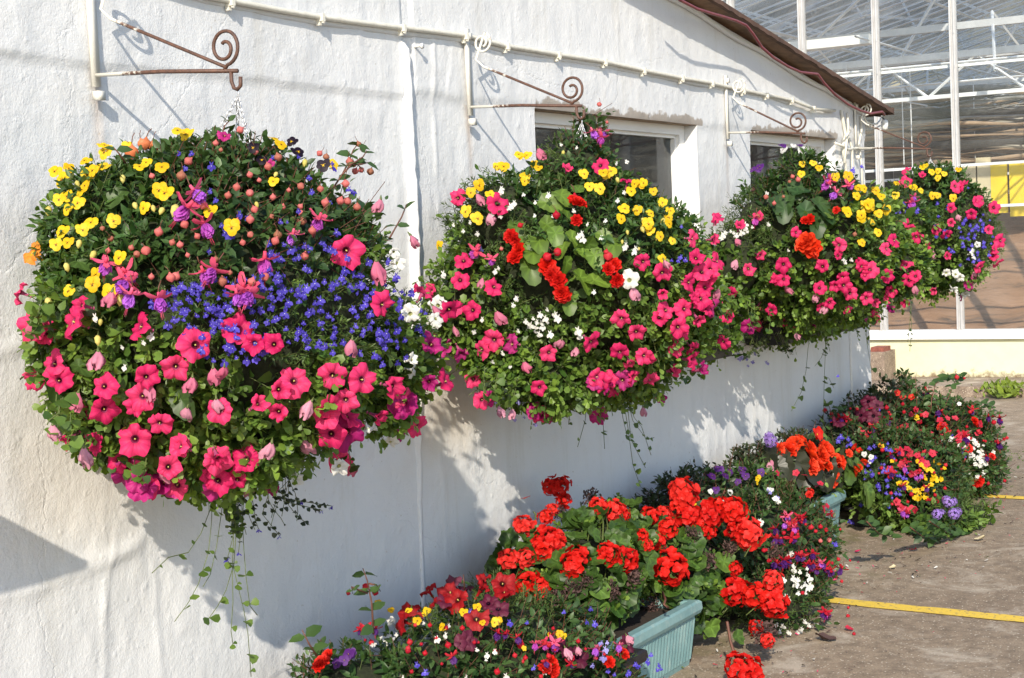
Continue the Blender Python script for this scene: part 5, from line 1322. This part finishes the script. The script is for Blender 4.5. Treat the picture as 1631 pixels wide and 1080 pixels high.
# ------------------------------------------------------------------ plants along the foot of the wall
GT = 'planted troughs along the foot of the wall'
M['teal'] = simple('faded turquoise plastic', (.13, .30, .31), .5, .16, 14, bmp=.1)
def teal_mat():
    m, nt, b = newmat('sun bleached turquoise plastic'); v = coords(nt)
    n = noise(nt, 8, 6, .7, v); n2 = noise(nt, 50, 4, .7, coords(nt, (1, 1, .25)))
    c = ramp(nt, n.outputs[0], [(0.3, (.13, .25, .26)), (0.7, (.22, .36, .36))])
    c = mixc(nt, ramp(nt, n2.outputs[0], [(.55, 0.), (.72, .6)]), c, (.36, .44, .40))
    nt.links.new(c, b.inputs['Base Color']); b.inputs['Roughness'].default_value = .5; bump(nt, b, n2.outputs[0], .15, .003)
    return m
M['teal'] = teal_mat()
def trough(root, xr, yf, L, W, Hh, mat, ribs=True):
    """tapered plastic trough: right front bottom corner at (xr, yf)"""
    x0, x1 = xr - L, xr; y0, y1 = yf, yf + W; o = .025; m = MB()
    n = int(L / .012) if ribs else 1; G = []
    def ring(z, e, amp):
        row = []
        for i in range(n + 1):
            x = x0 + L * i / n; row.append((x - e + 2 * e * i / n, y0 - e - (amp if (i % 2 and ribs) else 0), z))
        row += [(x1 + e, y1 + e, z), (x0 - e, y1 + e, z)]
        return row
    zs_ = [(0.0, 0, 0), (.018, .002, 0), (.022, .003, .0032), (Hh * .72, o * .72, .0032), (Hh * .74, o * .75, 0), (Hh * .80, o * .8, 0)]
    m.grid([ring(z, e, a) for z, e, a in zs_], 0, True)
    m.build('body', mat, root)
    m = MB(); prof = [(Hh * .80, o * .8), (Hh * .80, o + .010), (Hh * .86, o + .016), (Hh * .97, o + .014), (Hh, o + .006), (Hh, o - .022), (Hh * .96, o - .030), (Hh * .80, o - .030)]
    m.grid([[(x0 - e, y0 - e, z), (x1 + e, y0 - e, z), (x1 + e, y1 + e, z), (x0 - e, y1 + e, z)] for z, e in prof], 0, True)
    m.build('rim', mat, root)
    m = MB(); m.lohi((x0 + .0, y0 + .0, Hh * .78), (x1 - .0, y1 - .0, Hh * .86)); m.build('soil', M['soil'], root)

# --- A: mixed bed in front
a_root = empty('flower_trough', (3.9, 2.35, 0), 'mixed planting at the bottom edge, dark red petunias and small violas', 'flower trough', GT)
trough(a_root, 4.42, 2.22, 1.0, .22, .2, M['black'], False)
mA = Mass([((3.85, 2.38, .27), (.50, .28, .22)), ((4.08, 2.26, .17), (.24, .20, .15)), ((3.40, 2.55, .25), (.22, .2, .19)), ((4.35, 2.60, .30), (.24, .16, .16))], 1.05)
for c_, r_ in mA.e: ball(a_root, 'dark_core', c_, r_ * .72, M['moss_green'], 12)
AA = [(520, 1050, 'fuchsia'), (600, 1000, 'viola'), (600, 920, 'fuchsia'), (700, 980, 'lobelia'), (700, 1040, 'fuchsia'), (800, 1040, 'fuchsia'), (830, 970, 'lobelia'), (900, 1000, 'fuchsia'), (960, 1050, 'fuchsia'), (1030, 1060, 'lobelia'), (760, 930, 'lobelia')]
sprigs(mA, 1300, AA, a_root, 28, up=.5)
place('rpet', pts("700,630 755,680 605,730 570,790 850,680 975,630 1085,600 950,780 820,640 620,755 1090,640 990,590", 460, 740, 3.177), mA, a_root, out=1.12)
place('plum', pts("1010,700 880,900 920,890 825,600 900,620 800,690 1060,720", 460, 740, 3.177) + pts("130,930 190,970 440,900", 860, 740, 3.177), mA, a_root)
place('beg', pts("170,1000 200,970 150,1020 1340,1040 1300,1020", 460, 740, 3.177) + pts("60,1010 350,1000 420,960 20,1040", 860, 740, 3.177), mA, a_root, s=.8)
place('vio', pts("515,735 605,745 885,745 955,720 1040,800 1370,860 770,820 650,790 980,800 445,695 700,740 1060,790 690,755", 460, 740, 3.177) + pts("105,860 115,870", 860, 740, 3.177), mA, a_root, s=.72)
place('pvio', pts("300,960 250,1000 320,955 280,990 240,1010", 460, 740, 3.177), mA, a_root)
place('wlob', pts("515,790 500,885 545,855 810,815 790,860 750,880 1000,985 1040,945 1005,960 1290,1050 950,935 420,910 430,905 680,800 1100,1070 900,1075 580,1075", 460, 740, 3.177), mA, a_root, s=.95)
place('wpet', pts("520,800 500,880", 460, 740, 3.177), mA, a_root, s=.6)
place('fuc', pts("1240,915 1330,905 1270,910", 460, 740, 3.177) + pts("60,905 260,930 380,910 280,940", 860, 740, 3.177), mA, a_root, s=.8)
place('rbud', scatter([(560, 990), (900, 1000), (1000, 1060), (600, 1070)], 26, rr), mA, a_root, s=.9); place('rfuc', scatter([(560, 1000), (900, 1010), (1000, 1060), (620, 1070)], 10, rr), mA, a_root, s=.9)
place('rbud', pts("320,655 455,645 410,620 1130,965 1185,975 630,1050 1170,900 1270,1070 1050,1040", 460, 740, 3.177) + pts("5,905 20,910 180,890", 860, 740, 3.177), mA, a_root, s=1.2)
place('plob', pts("310,900 330,930 340,895 300,905 320,970 265,1015", 860, 740, 3.177), mA, a_root, s=1.2)
place('lob', pts("120,745 255,725 275,800 350,1040 440,1060 380,1060 480,1010 560,960 600,1010 590,1040 490,1020 550,990 610,1030 450,1050 240,790", 860, 740, 3.177) + pts("700,1045 690,1050 920,740 1065,780 1120,800 1210,800 1240,1020 650,1010", 460, 740, 3.177), mA, a_root, s=1.1)
place('yel', pts("1320,860 1190,930 780,830", 460, 740, 3.177), mA, a_root, s=.7)
place('fad', pts("130,960 440,900 190,960", 860, 740, 3.177), mA, a_root, s=.8)
# upright fuchsia shoot and the loose shoot at the left
def shoot(pix, d, root, name='shoot', leaf=.05, flowers=()):
    P = [Vector(at(px, py, d)) for px, py in pix]; m = MB(); m.tube(P, [.003 - .0018 * i / (len(P) - 1) for i in range(len(P))], 5); m.build(name + '_stem', M['rstem'], root, True)
    LP = []; LD = []; L = []
    for a, b in zip(P[:-1], P[1:]):
        n = max(1, int((b - a).length / .035))
        for i in range(n):
            for s in (1, -1):
                LP.append(tuple(a.lerp(b, (i + .5) / n))); LD.append((s * .7 + random.gauss(0, .25), -s * .45 + random.gauss(0, .3), .1 + random.gauss(0, .3))); L.append(leaf * random.uniform(.6, 1.1))
    n = len(LP); LD = unit(np.array(LD)); Nn = unit(np.array([(-.35, -.4, .8)] * n) + rng.normal(size=(n, 3)) * .25); Nn = unit(Nn - LD * (Nn * LD).sum(1, keepdims=True)); t = rng.random((n, 1))
    leaves(np.array(LP), LD, Nn, np.array(L), .30, OVAL, np.array((.03, .07, .02)) * (1 - t) + np.array((.08, .15, .04)) * t, name + '_leaves', root)
shoot([(595, 1010), (592, 960), (585, 925), (578, 905)], .40, a_root); shoot([(585, 945), (560, 935), (562, 946)], .40, a_root, leaf=.02); shoot([(588, 930), (600, 932), (606, 942)], .40, a_root, leaf=.02)
shoot([(505, 1045), (492, 1025), (481, 1003)], .42, a_root)
shoot([(740, 940), (738, 915)], .3, a_root, leaf=.03)
trail([(660, 1035), (680, 1010), (697, 990)], .45, a_root, 'bare_stem', leaf=.012)

# --- B: turquoise trough with scarlet geraniums
b_root = empty('flower_trough', (4.7, 2.4, 0), 'turquoise ribbed trough of scarlet geraniums, its bleached rim showing at the corner', 'flower trough', GT)
trough(b_root, 5.00, 2.285, .86, .2, .225, M['teal'])
mB = Mass([((4.68, 2.50, .38), (.34, .20, .17)), ((5.10, 2.44, .33), (.20, .17, .17)), ((4.50, 2.60, .42), (.16, .14, .14)), ((4.92, 2.56, .44), (.30, .16, .14)), ((5.18, 2.36, .20), (.10, .10, .12))], 1.0)
for c_, r_ in mB.e: ball(b_root, 'dark_core', c_, r_ * .62, M['moss_green'], 12)
sprigs(mB, 260, [(900, 900, 'petunia'), (1150, 900, 'petunia')], b_root, 30, up=.5)
gl_ = []
rg = random.Random(17)
Pg, Ng = mB.sample(210); pg = proj(Pg)
big_leaves(mB, [tuple(p) for p in pg], .033, b_root, 'geranium_leaf', M['leaf'], (.028, .07, .014), (.09, .17, .028), True, .6)
big_leaves(mB, pts("270,350 380,720 290,730 170,370 900,700 865,820 1000,870 600,600 650,630 760,480 890,470 300,630 930,490 820,600 910,640 850,560 790,640 240,720", 860, 740, 3.177), .042, b_root, 'geranium_leaf', M['leaf'], (.05, .12, .02), (.14, .25, .04), True, .4)
def heads(lst, kind='ger', base=.050, pxm=505.0):
    for it in lst.split():
        x, y, r_ = [float(a) for a in it.split(',')]
        yield (x, y, r_)
def ghead(x, y, r_, ox, oy, k, kind='ger', mass=mB, root=None):
    o = put(kind, ox + x / k, oy + y / k, mass, root or b_root, out=1.06)
    dep = (Vector(o.location) + b_root.location - Vector((0, 0, HCAM))).length
    sc_ = (r_ / k) / FPX * dep * .98; o.scale = (sc_, sc_, sc_)
for x, y, r_ in heads("100,115,62 130,185,45 60,230,35 300,220,55 375,240,60 45,390,82 190,500,92 345,455,62 425,480,70 410,250,50 555,265,50 625,255,45 720,150,82 740,265,75 640,320,55 510,365,42 590,390,48 655,525,95 860,250,75 980,240,72 920,220,55 1050,360,92 1000,330,60 990,640,82 1090,670,75 1175,700,82 1180,590,60 985,530,38 850,340,42 800,300,50 700,210,50 540,410,35"): ghead(x, y, r_, 860, 740, 3.177)
for x, y, r_ in heads("1190,320,62 1110,480,58 1200,475,52 1330,390,75 1215,610,78 1275,625,62 1290,440,60 1330,110,50 1260,400,40 1300,270,42"): ghead(x, y, r_, 460, 740, 3.177)
for x, y, r_ in heads("265,165,52 110,245,42 775,350,42 840,480,52 460,580,60 365,640,48 170,630,55 560,710,46 1135,850,62 470,540,40 960,420,40 1190,440,40 50,680,60 230,590,40 640,440,30"): ghead(x, y, r_, 860, 740, 3.177, 'spent')
for x, y, r_ in heads("1300,700,62 1220,740,55 1370,660,40"): ghead(x, y, r_, 460, 740, 3.177, 'spent')
place('red', [(838, 792), (1073, 975), (1218, 1020), (1220, 1024), (1200, 1010)], mB, b_root)
# long stalks and the head that lies near the ground
def low_head(px, py, r_, z, kind='ger'):
    P = gnd(px, py, z); q = Vector((-.5, -.6, .6)).to_track_quat('Z', 'Y'); dep = Vector(P).length
    return link(FL[kind][0], random.choice(FL[kind][1]), b_root, P, q, r_ / FPX * 5.5)
low_head(1176, 1064, 23, .06); low_head(1197, 1068, 20, .05); low_head(1218, 1008, 20, .12, 'spent'); low_head(1222, 1020, 12, .11); low_head(1203, 1000, 13, .13)
m = MB(); m.tube([gnd(1158, 990, .2), gnd(1163, 1020, .13), gnd(1171, 1046, .09)], .005, 6); m.build('stalk', M['rstem'], b_root, True); m = MB(); m.tube([at(1055, 943, .58), at(1060, 955, .62), at(1058, 963, .64), at(1065, 968, .64)], .004, 5); m.build('stalk', M['rstem'], b_root, True)
mS = MB()
for x, y, y2 in ((958, 818, 860), (965, 822, 865), (884, 830, 850), (1095, 860, 890), (1030, 860, 880), (925, 800, 850), (850, 815, 835)):
    P = Vector(mB.hit(x, y, 1.05)[0]); Q = Vector(mB.hit(x + 2, y2, .8)[0]); mS.tube([P, (P + Q) / 2 + Vector((.01, 0, .01)), Q], .0028, 5)
for k in range(40):
    P, Nn = mB.hit(rg.uniform(860, 1230), rg.uniform(800, 980), 1.02); P = Vector(P); mS.tube([P, P - Vector(Nn) * .06 + Vector((rg.gauss(0, .03), rg.gauss(0, .03), -.08))], .0022, 4)
mS.build('stalks', M['stem'], b_root, True)['kind'] = 'stuff'

# --- C: bushy fuchsia trough in the middle
c_root = empty('flower_trough', (6.1, 2.5, 0), 'trough hidden under hanging purple and crimson fuchsias, between geraniums and dark leaved begonia', 'flower trough', GT)
trough(c_root, 6.45, 2.32, .8, .2, .2, M['black'], False)
mC = Mass([((5.85, 2.33, .22), (.40, .26, .26)), ((6.28, 2.42, .19), (.30, .20, .23)), ((5.80, 2.62, .36), (.38, .18, .20)), ((6.25, 2.6, .34), (.36, .18, .19)), ((5.60, 2.20, .12), (.24, .18, .14))], 1.1)
for c_, r_ in mC.e: ball(c_root, 'dark_core', c_, r_ * .7, M['moss_green'], 12)
AC = [(1130, 760, 'dark'), (1160, 790, 'dark'), (1200, 780, 'viola'), (1240, 800, 'fuchsia'), (1200, 820, 'fuchsia'), (1300, 830, 'fuchsia'), (1240, 860, 'fuchsia'), (1320, 900, 'fuchsia'), (1270, 920, 'lobelia'), (1260, 960, 'lobelia'), (1320, 960, 'fuchsia')]
sprigs(mC, 1250, AC, c_root, 22, up=.4)
place('rfuc', pts("1240,265 1270,315 1190,380 1310,270 1340,500 1380,450 1230,480 1370,500 1190,490 1300,450", 860, 740, 3.177) + pts("245,880 280,935 190,1000 325,890 275,910 180,950 270,1000", 1180, 570, 3.483) + pts("290,5 200,70 400,150 360,210 405,210 445,195 500,240 225,195 270,180 480,480 470,470 430,250 470,220 330,160 570,230", 1180, 840, 3.617), mC, c_root, s=1.1)
place('fuc', pts("1240,265 1270,315 1240,300", 860, 740, 3.177) + pts("445,195 405,210 500,245 480,485", 1180, 840, 3.617), mC, c_root, s=.75)
place('rbud', pts("600,490 600,445 540,170 610,180 150,180 230,60 340,370 560,290 510,190 640,600 380,0", 1180, 840, 3.617) + pts("310,890 325,905 380,930 400,960 430,930 460,950 480,1000 220,970 540,950 490,850 500,870 160,980 120,1060 350,1060", 1180, 570, 3.483) + pts("1310,280 1290,350 1330,300 1140,430 1150,480", 860, 740, 3.177), mC, c_root, s=1.1)
place('fbud', pts("485,1005 430,1005", 1180, 570, 3.483), mC, c_root)
place('wlob', pts("290,150 300,215 310,240 380,265 325,300 370,325 395,295 330,375 370,375 275,600 350,585 395,560 430,550 320,600 240,570 225,600 260,400 270,410 250,300 340,250 300,290 390,350 350,340 210,560 370,540 410,570 345,600 285,605 380,235 400,330 315,320", 1180, 840, 3.617) + pts("110,910 100,905 205,790 1290,740", 1180, 570, 3.483)[:3] + pts("1105,290 1110,300 1270,450", 860, 740, 3.177), mC, c_root, s=1.35)
place('wvio', pts("865,140 965,140 925,195 1160,125 1170,130 1195,175", 860, 740, 3.177), mC, c_root)
place('pvio', pts("890,130 1025,20 900,20 910,30 1020,30 940,60 1000,90 960,40 1120,40 870,60 1040,60", 860, 740, 3.177), mC, c_root, s=1.2)
place('plob', pts("160,735 175,735 150,730 200,775 165,745", 1180, 570, 3.483), mC, c_root, s=1.2)
place('lob', pts("525,1030 530,1045 540,100 545,90 545,80", 1180, 570, 3.483)[:3] + pts("540,95 530,90 550,100", 1180, 840, 3.617), mC, c_root)
place('yel', pts("100,660 95,675 105,650 130,640 90,690", 1180, 570, 3.483) + pts("780,195 790,185 830,190", 860, 740, 3.177), mC, c_root)
place('beg', pts("385,745 380,760", 1180, 570, 3.483), mC, c_root, s=.7)
place('rose', pts("385,740 380,765 475,820 480,850 460,840 490,870 300,640 330,780 200,640 355,650 440,700", 1180, 570, 3.483), mC, c_root)
for k in range(6): shoot([(1125 + 8 * k, 800), (1122 + 11 * k + rg.uniform(-8, 8), 775 - rg.uniform(0, 8)), (1118 + 13 * k + rg.uniform(-10, 10), 752 - rg.uniform(0, 14))], .32, c_root, leaf=.035)

# --- D: pale turquoise trough with red begonias over bronze leaves
d_root = empty('flower_trough', (6.95, 2.6, 0), 'pale turquoise trough with orange red begonias among big bronze leaves', 'flower trough', GT)
trough(d_root, 7.24, 2.515, .7, .17, .25, M['teal'], False)
mD = Mass([((6.92, 2.62, .42), (.34, .15, .15)), ((7.2, 2.62, .34), (.16, .13, .13)), ((6.6, 2.66, .44), (.16, .12, .12))], 1.0)
for c_, r_ in mD.e: ball(d_root, 'dark_core', c_, r_ * .6, M['moss_green'], 12)
sprigs(mD, 380, [(1250, 760, 'dark'), (1240, 720, 'dark'), (1290, 740, 'dark'), (1340, 760, 'bright'), (1370, 750, 'bright')], d_root, 20)
big_leaves(mD, pts("155,540 200,560 225,570 270,570 325,540 300,590 420,640 370,610 430,475 250,540 460,650 350,640 500,620 540,650 200,600 480,590", 1180, 570, 3.483), .082, d_root, 'bronze_leaf', M['leafdark'], (.016, .015, .012), (.034, .030, .024), jit=.3, face=(-.5, -.6, .35))
big_leaves(mD, pts("650,590 620,600 680,760 700,740 600,630 440,460", 1180, 570, 3.483) + [(1375, 790), (1380, 780)], .06, d_root, 'green_leaf', M['leaf'], (.06, .12, .025), (.12, .2, .04), jit=.25)
place('obeg', pts("300,480 280,500 330,465 260,515 205,515 385,500 400,560 480,520 440,520 520,560 385,600 475,600 450,545 500,650 490,690 420,590 460,500 540,580 380,540", 1180, 570, 3.483), mD, d_root, s=1.0, out=1.15)
place('obeg', pts("685,580 655,610 600,530 560,580 630,630", 1180, 570, 3.483), mD, d_root, s=.65, out=1.15)
place('red', pts("430,420 425,425", 1180, 570, 3.483), mD, d_root, s=1.6, out=1.5)
place('verb', pts("150,450 165,465 155,440", 1180, 570, 3.483), mD, d_root, s=1.0, out=1.5)
place('fad', pts("440,690 150,600 170,590", 1180, 570, 3.483), mD, d_root)

# --- E: three big plantings towards the corner of the wall
e_lab = ['near half of the far planting, blue lobelia and yellow blooms above trailing green shoots', 'far half of the far planting, small white blooms and arching crimson fuchsias past the corner', 'dark plum petunias and fuchsias at the back, against the wall corner']
mE1 = Mass([((7.93, 2.29, .20), (.36, .22, .25)), ((7.72, 2.38, .26), (.26, .22, .24)), ((8.05, 2.27, .12), (.30, .18, .15)), ((7.72, 2.15, .07), (.26, .18, .09)), ((7.88, 2.04, .05), (.18, .10, .06))], 1.15)
mE2 = Mass([((8.72, 2.37, .26), (.40, .26, .27)), ((8.95, 2.46, .24), (.36, .24, .25)), ((8.8, 2.30, .14), (.36, .20, .17)), ((9.05, 2.36, .15), (.26, .18, .17))], 1.2)
mE3 = Mass([((8.2, 2.62, .36), (.46, .17, .26)), ((8.65, 2.62, .40), (.34, .17, .26)), ((7.75, 2.65, .34), (.26, .14, .22))], 1.25)
def sc2(kind, poly, n, mm, root, s=1.2): place(kind, scatter(poly, n, rr), mm, root, s=s)
roots = []
for lab, mm, loc in zip(e_lab, (mE1, mE2, mE3), ((7.9, 2.3, 0), (8.9, 2.35, 0), (8.3, 2.62, 0))):
    o = empty('flower_trough', loc, lab, 'flower trough', GT); roots.append(o)
    trough(o, loc[0] + .25, loc[1] + .08, .5, .18, .11, M['black'], False)
    for c_, r_ in mm.e: ball(o, 'dark_core', c_, r_ * .72, M['moss_green'], 12)
e1, e2, e3 = roots
sprigs(mE1, 1050, [(1380, 700, 'fuchsia'), (1400, 740, 'lobelia'), (1450, 740, 'fuchsia'), (1430, 790, 'viola'), (1390, 820, 'bright'), (1450, 840, 'bright'), (1520, 845, 'bright'), (1500, 790, 'fuchsia'), (1460, 800, 'viola'), (1520, 800, 'lobelia'), (1370, 845, 'bright')], e1, 16, up=.4)
sprigs(mE2, 1000, [(1460, 670, 'fuchsia'), (1500, 700, 'fuchsia'), (1545, 700, 'lobelia'), (1550, 680, 'fuchsia'), (1500, 760, 'lobelia'), (1540, 750, 'viola'), (1570, 750, 'fuchsia')], e2, 16, up=.5)
sprigs(mE3, 800, [(1340, 660, 'dark'), (1400, 650, 'dark'), (1450, 650, 'fuchsia'), (1360, 690, 'fuchsia'), (1420, 690, 'fuchsia')], e3, 16, up=.5)
def sc2(kind, poly, n, mm, root, s=1.2): place(kind, scatter(poly, n, rr), mm, root, s=s)
K2 = (1300, 580, 3.725)
place('plum', pts("310,225 365,245 340,310 130,335 260,300 1050,690", *K2)[:5], mE3, e3, s=1.3)
place('rfuc', pts("330,370 150,330 180,320 110,340 300,410 420,330", *K2), mE3, e3, s=1.4); place('rbud', pts("85,300 420,325 480,175 60,265 380,380 395,400 370,440 500,230 240,380 410,250", *K2), mE3, e3, s=1.5)
place('red', pts("515,200 562,195 480,170", *K2), mE3, e3, s=1.1)
place('lob', pts("145,425 130,450 190,440 180,480 90,330 370,270 150,435 200,470 280,530 320,560 340,485 420,465 285,200", *K2)[:12], mE3, e3, s=1.6)
sc2('rose', [(1360, 650), (1480, 640), (1480, 700), (1370, 700)], 12, mE3, e3); sc2('rbud', [(1350, 650), (1480, 640), (1480, 700), (1350, 700)], 16, mE3, e3, 1.3)
place('red', pts("225,490 200,530 285,580 240,620 250,510 150,500", *K2), mE1, e1, s=1.2)
place('rose', pts("540,500 560,530 600,545 620,570 510,600 450,640 500,520 570,650 600,640 530,870 500,850 550,875 480,820 700,520 690,530 570,860 610,560 650,590 590,870 440,630", *K2), mE1, e1, s=1.5)
place('yel', pts("380,480 390,490 620,600 640,610 700,575 655,625 500,700 520,710 545,730 580,790 600,780 640,795 630,740 660,730 650,680 610,750 570,770 620,790 665,790 490,710 560,740 640,770 590,750 715,690 740,685 450,575 540,700 600,800 655,800 615,765", *K2), mE1, e1, s=1.0)
place('lob', pts("390,600 410,630 430,640 470,630 440,680 480,660 520,670 375,730 330,660 345,485 420,495 440,510 450,515 425,465 290,680 450,790 285,820 280,830 265,830 430,845 200,930 375,740 425,720 210,940 400,610 500,660 460,650 535,680 360,720 700,940 540,640", *K2), mE1, e1, s=1.25)
sc2('lob', [(1380, 700), (1440, 730), (1440, 790), (1370, 780)], 24, mE1, e1, 1.5)
place('verb', pts("770,810 810,820 740,890 820,890 835,880 720,890 780,820", *K2), mE1, e1, s=.95)
place('fuc', pts("580,655 530,870 500,860 620,650 520,610", *K2), mE1, e1, s=.9)
place('wvio', pts("285,535 320,575 325,550", *K2), mE1, e1)
place('white', pts("890,475 945,470 960,480 935,500 920,540 960,560 975,575 1000,590 945,595 905,645 855,625 845,555 900,435 955,465 965,520 980,600 990,580 805,535 760,640 775,645 955,665 1010,590 915,530 930,545 850,550 970,600 850,240 1050,525 570,460 485,395 690,465", *K2), mE2, e2, s=1.15)
sc2('white', [(1500, 690), (1560, 700), (1570, 760), (1500, 760)], 24, mE2, e2, 1.1); sc2('wlob', [(1510, 690), (1570, 700), (1570, 750)], 14, mE2, e2, 1.4); sc2('yel', [(1450, 730), (1510, 740), (1490, 790)], 14, mE1, e1, 1.0); sc2('rbud', [(1400, 700), (1520, 720), (1500, 830), (1400, 800)], 22, mE1, e1, 1.2); sc2('rfuc', [(1400, 700), (1500, 720), (1480, 810), (1420, 800)], 9, mE1, e1, 1.1)
place('rpet', [], mE2, e2)
place('beg', pts("810,635 830,680 835,650 950,705 960,700 750,370 760,385 940,340 955,345 1045,545 905,500", *K2), mE2, e2, s=.95)
place('rbud', pts("1100,435 1115,430 1075,330 1035,340 1060,460 910,280 970,400 875,90 830,75 1100,680 550,310 540,350 1015,690 990,455 800,410 850,430 690,430 710,440 660,290", *K2), mE2, e2, s=1.6)
place('rfuc', pts("1065,460 1015,315 745,285 865,435 665,180 780,410 1000,540 920,275 1075,325", *K2), mE2, e2, s=1.4)
sc2('rose', [(1450, 650), (1560, 660), (1570, 740), (1460, 720)], 22, mE2, e2); sc2('lob', [(1450, 650), (1540, 670), (1540, 770), (1460, 740)], 16, mE2, e2, 1.5); sc2('rbud', [(1450, 650), (1570, 670), (1590, 740), (1460, 720)], 26, mE2, e2, 1.3)
place('yel', pts("590,310 580,300 595,320", *K2), mE2, e2, s=1.4)
shoot([(1482, 660), (1484, 635), (1490, 612), (1505, 600), (1525, 606)], .45, e2, leaf=.055); shoot([(1500, 660), (1512, 630), (1522, 605), (1528, 598), (1538, 604)], .5, e2, leaf=.055); shoot([(1460, 650), (1460, 625), (1458, 600)], .45, e2, leaf=.05)
shoot([(1530, 680), (1548, 655), (1560, 640), (1580, 648), (1587, 662)], .55, e2, leaf=.05); shoot([(1560, 710), (1578, 690), (1590, 692), (1597, 698)], .55, e2, leaf=.05); shoot([(1340, 690), (1325, 660), (1318, 640)], .2, e3, leaf=.045); shoot([(1360, 670), (1345, 652), (1330, 650)], .2, e3, leaf=.045)
shoot([(1300, 700), (1297, 680), (1300, 668)], .15, e3, leaf=.035); shoot([(1480, 830), (1510, 850), (1540, 852)], .85, e1, leaf=.06); shoot([(1380, 830), (1400, 850), (1420, 855)], .75, e1, leaf=.06)
shoot([(1450, 840), (1470, 855), (1500, 857)], .8, e1, leaf=.06)

# ------------------------------------------------------------------ small things on the yard
def tuft(px, py, w, h, n, label, col, seed):
    r = random.Random(seed); g0 = Vector(gnd(px, py)); P = []; D = []; L = []
    root = empty('weed', g0, label, 'weed')
    for k in range(n):
        P.append((g0.x + r.gauss(0, w * .3), g0.y + r.gauss(0, w * .3), r.uniform(0, h * .6) + .004)); D.append((r.gauss(0, .6), r.gauss(0, .6), r.uniform(.2, 1.1))); L.append(h * r.uniform(.35, .8))
    n_ = len(P); D = unit(np.array(D)); Nn = unit(rng.normal(size=(n_, 3)) + [0, -.5, .6]); Nn = unit(Nn - D * (Nn * D).sum(1, keepdims=True)); t = rng.random((n_, 1))
    leaves(np.array(P), D, Nn, np.array(L), .22, OVAL, np.array(col) * (.7 + .6 * t), 'leaves', root)
tuft(1603, 632, .34, .13, 260, 'bright yellow green weed growing at the foot of the concrete step', (.20, .28, .04), 1)
tuft(1618, 732, .5, .025, 120, 'low patch of grass in the yard beyond the far yellow line', (.12, .18, .03), 2)
r = random.Random(6)
def litter(name, label, cat, px, py, mat, s, kind='petal', group=None):
    m = MB(); petal(m, T(0, 0, 0), 1, .45, .25, .2, .12, 0, r, 3, 4); P = gnd(px, py); P[2] = .008
    o = link(name, m.mesh(name, mat), None, P, Quaternion((0, 0, 1), r.uniform(0, 6.28)), s); return tag(o, label, cat, group)
GF = 'scraps of fallen petals and leaves on the concrete'
litter('fallen_petal', 'pink red petal lying on the concrete beside the near yellow line', 'petal', 1358, 1007, PM['red' if 'red' in PM else 'rose'], .035, group=GF)
litter('fallen_petal', 'dark red petal lying alone in the middle of the open yard', 'petal', 1452, 878, PM['rose'], .04, group=GF)
litter('fallen_petal', 'small pink petal near the fuchsia trough edge', 'petal', 1362, 882, PM['pink'], .03, group=GF)
litter('dead_leaf', 'curled brown dead leaf on the ground at the bottom, right of the geraniums', 'leaf', 1332, 1022, M['brown'] if 'brown' in M else PM['brown'], .075, group=GF)
litter('dead_leaf', 'small pale dry leaf on the ground right of the trailing green shoots', 'leaf', 1552, 862, M['cpanel'], .05, group=GF)
litter('dead_leaf', 'thin dry leaf on the ground between the two yellow lines', 'leaf', 1418, 908, M['cpanel'], .035, group=GF)

# countless crumbs of petal, leaf and compost near the plants
r = random.Random(44); mb = MB(); lm = [PM['rose'], PM['brown'], M['step'], M['soil'], PM['pink'], M['stem'], PM['whitep']]
for k in range(520):
    x = r.uniform(4.6, 9.8); y = 2.3 - abs(r.gauss(0, .30)); s_ = r.uniform(.003, .012)
    petal(mb, T(x, y, .007) @ RZ(r.uniform(0, 6.28)) @ RX(r.gauss(0, .3)), s_ * 1.6, s_ * .6, .25, .2, .12, r.choice([0, 1, 1, 2, 2, 3, 3, 3, 4, 5, 6]), r, 1, 3)
tag(mb.build('plant_litter', lm, None, True), kind='stuff')
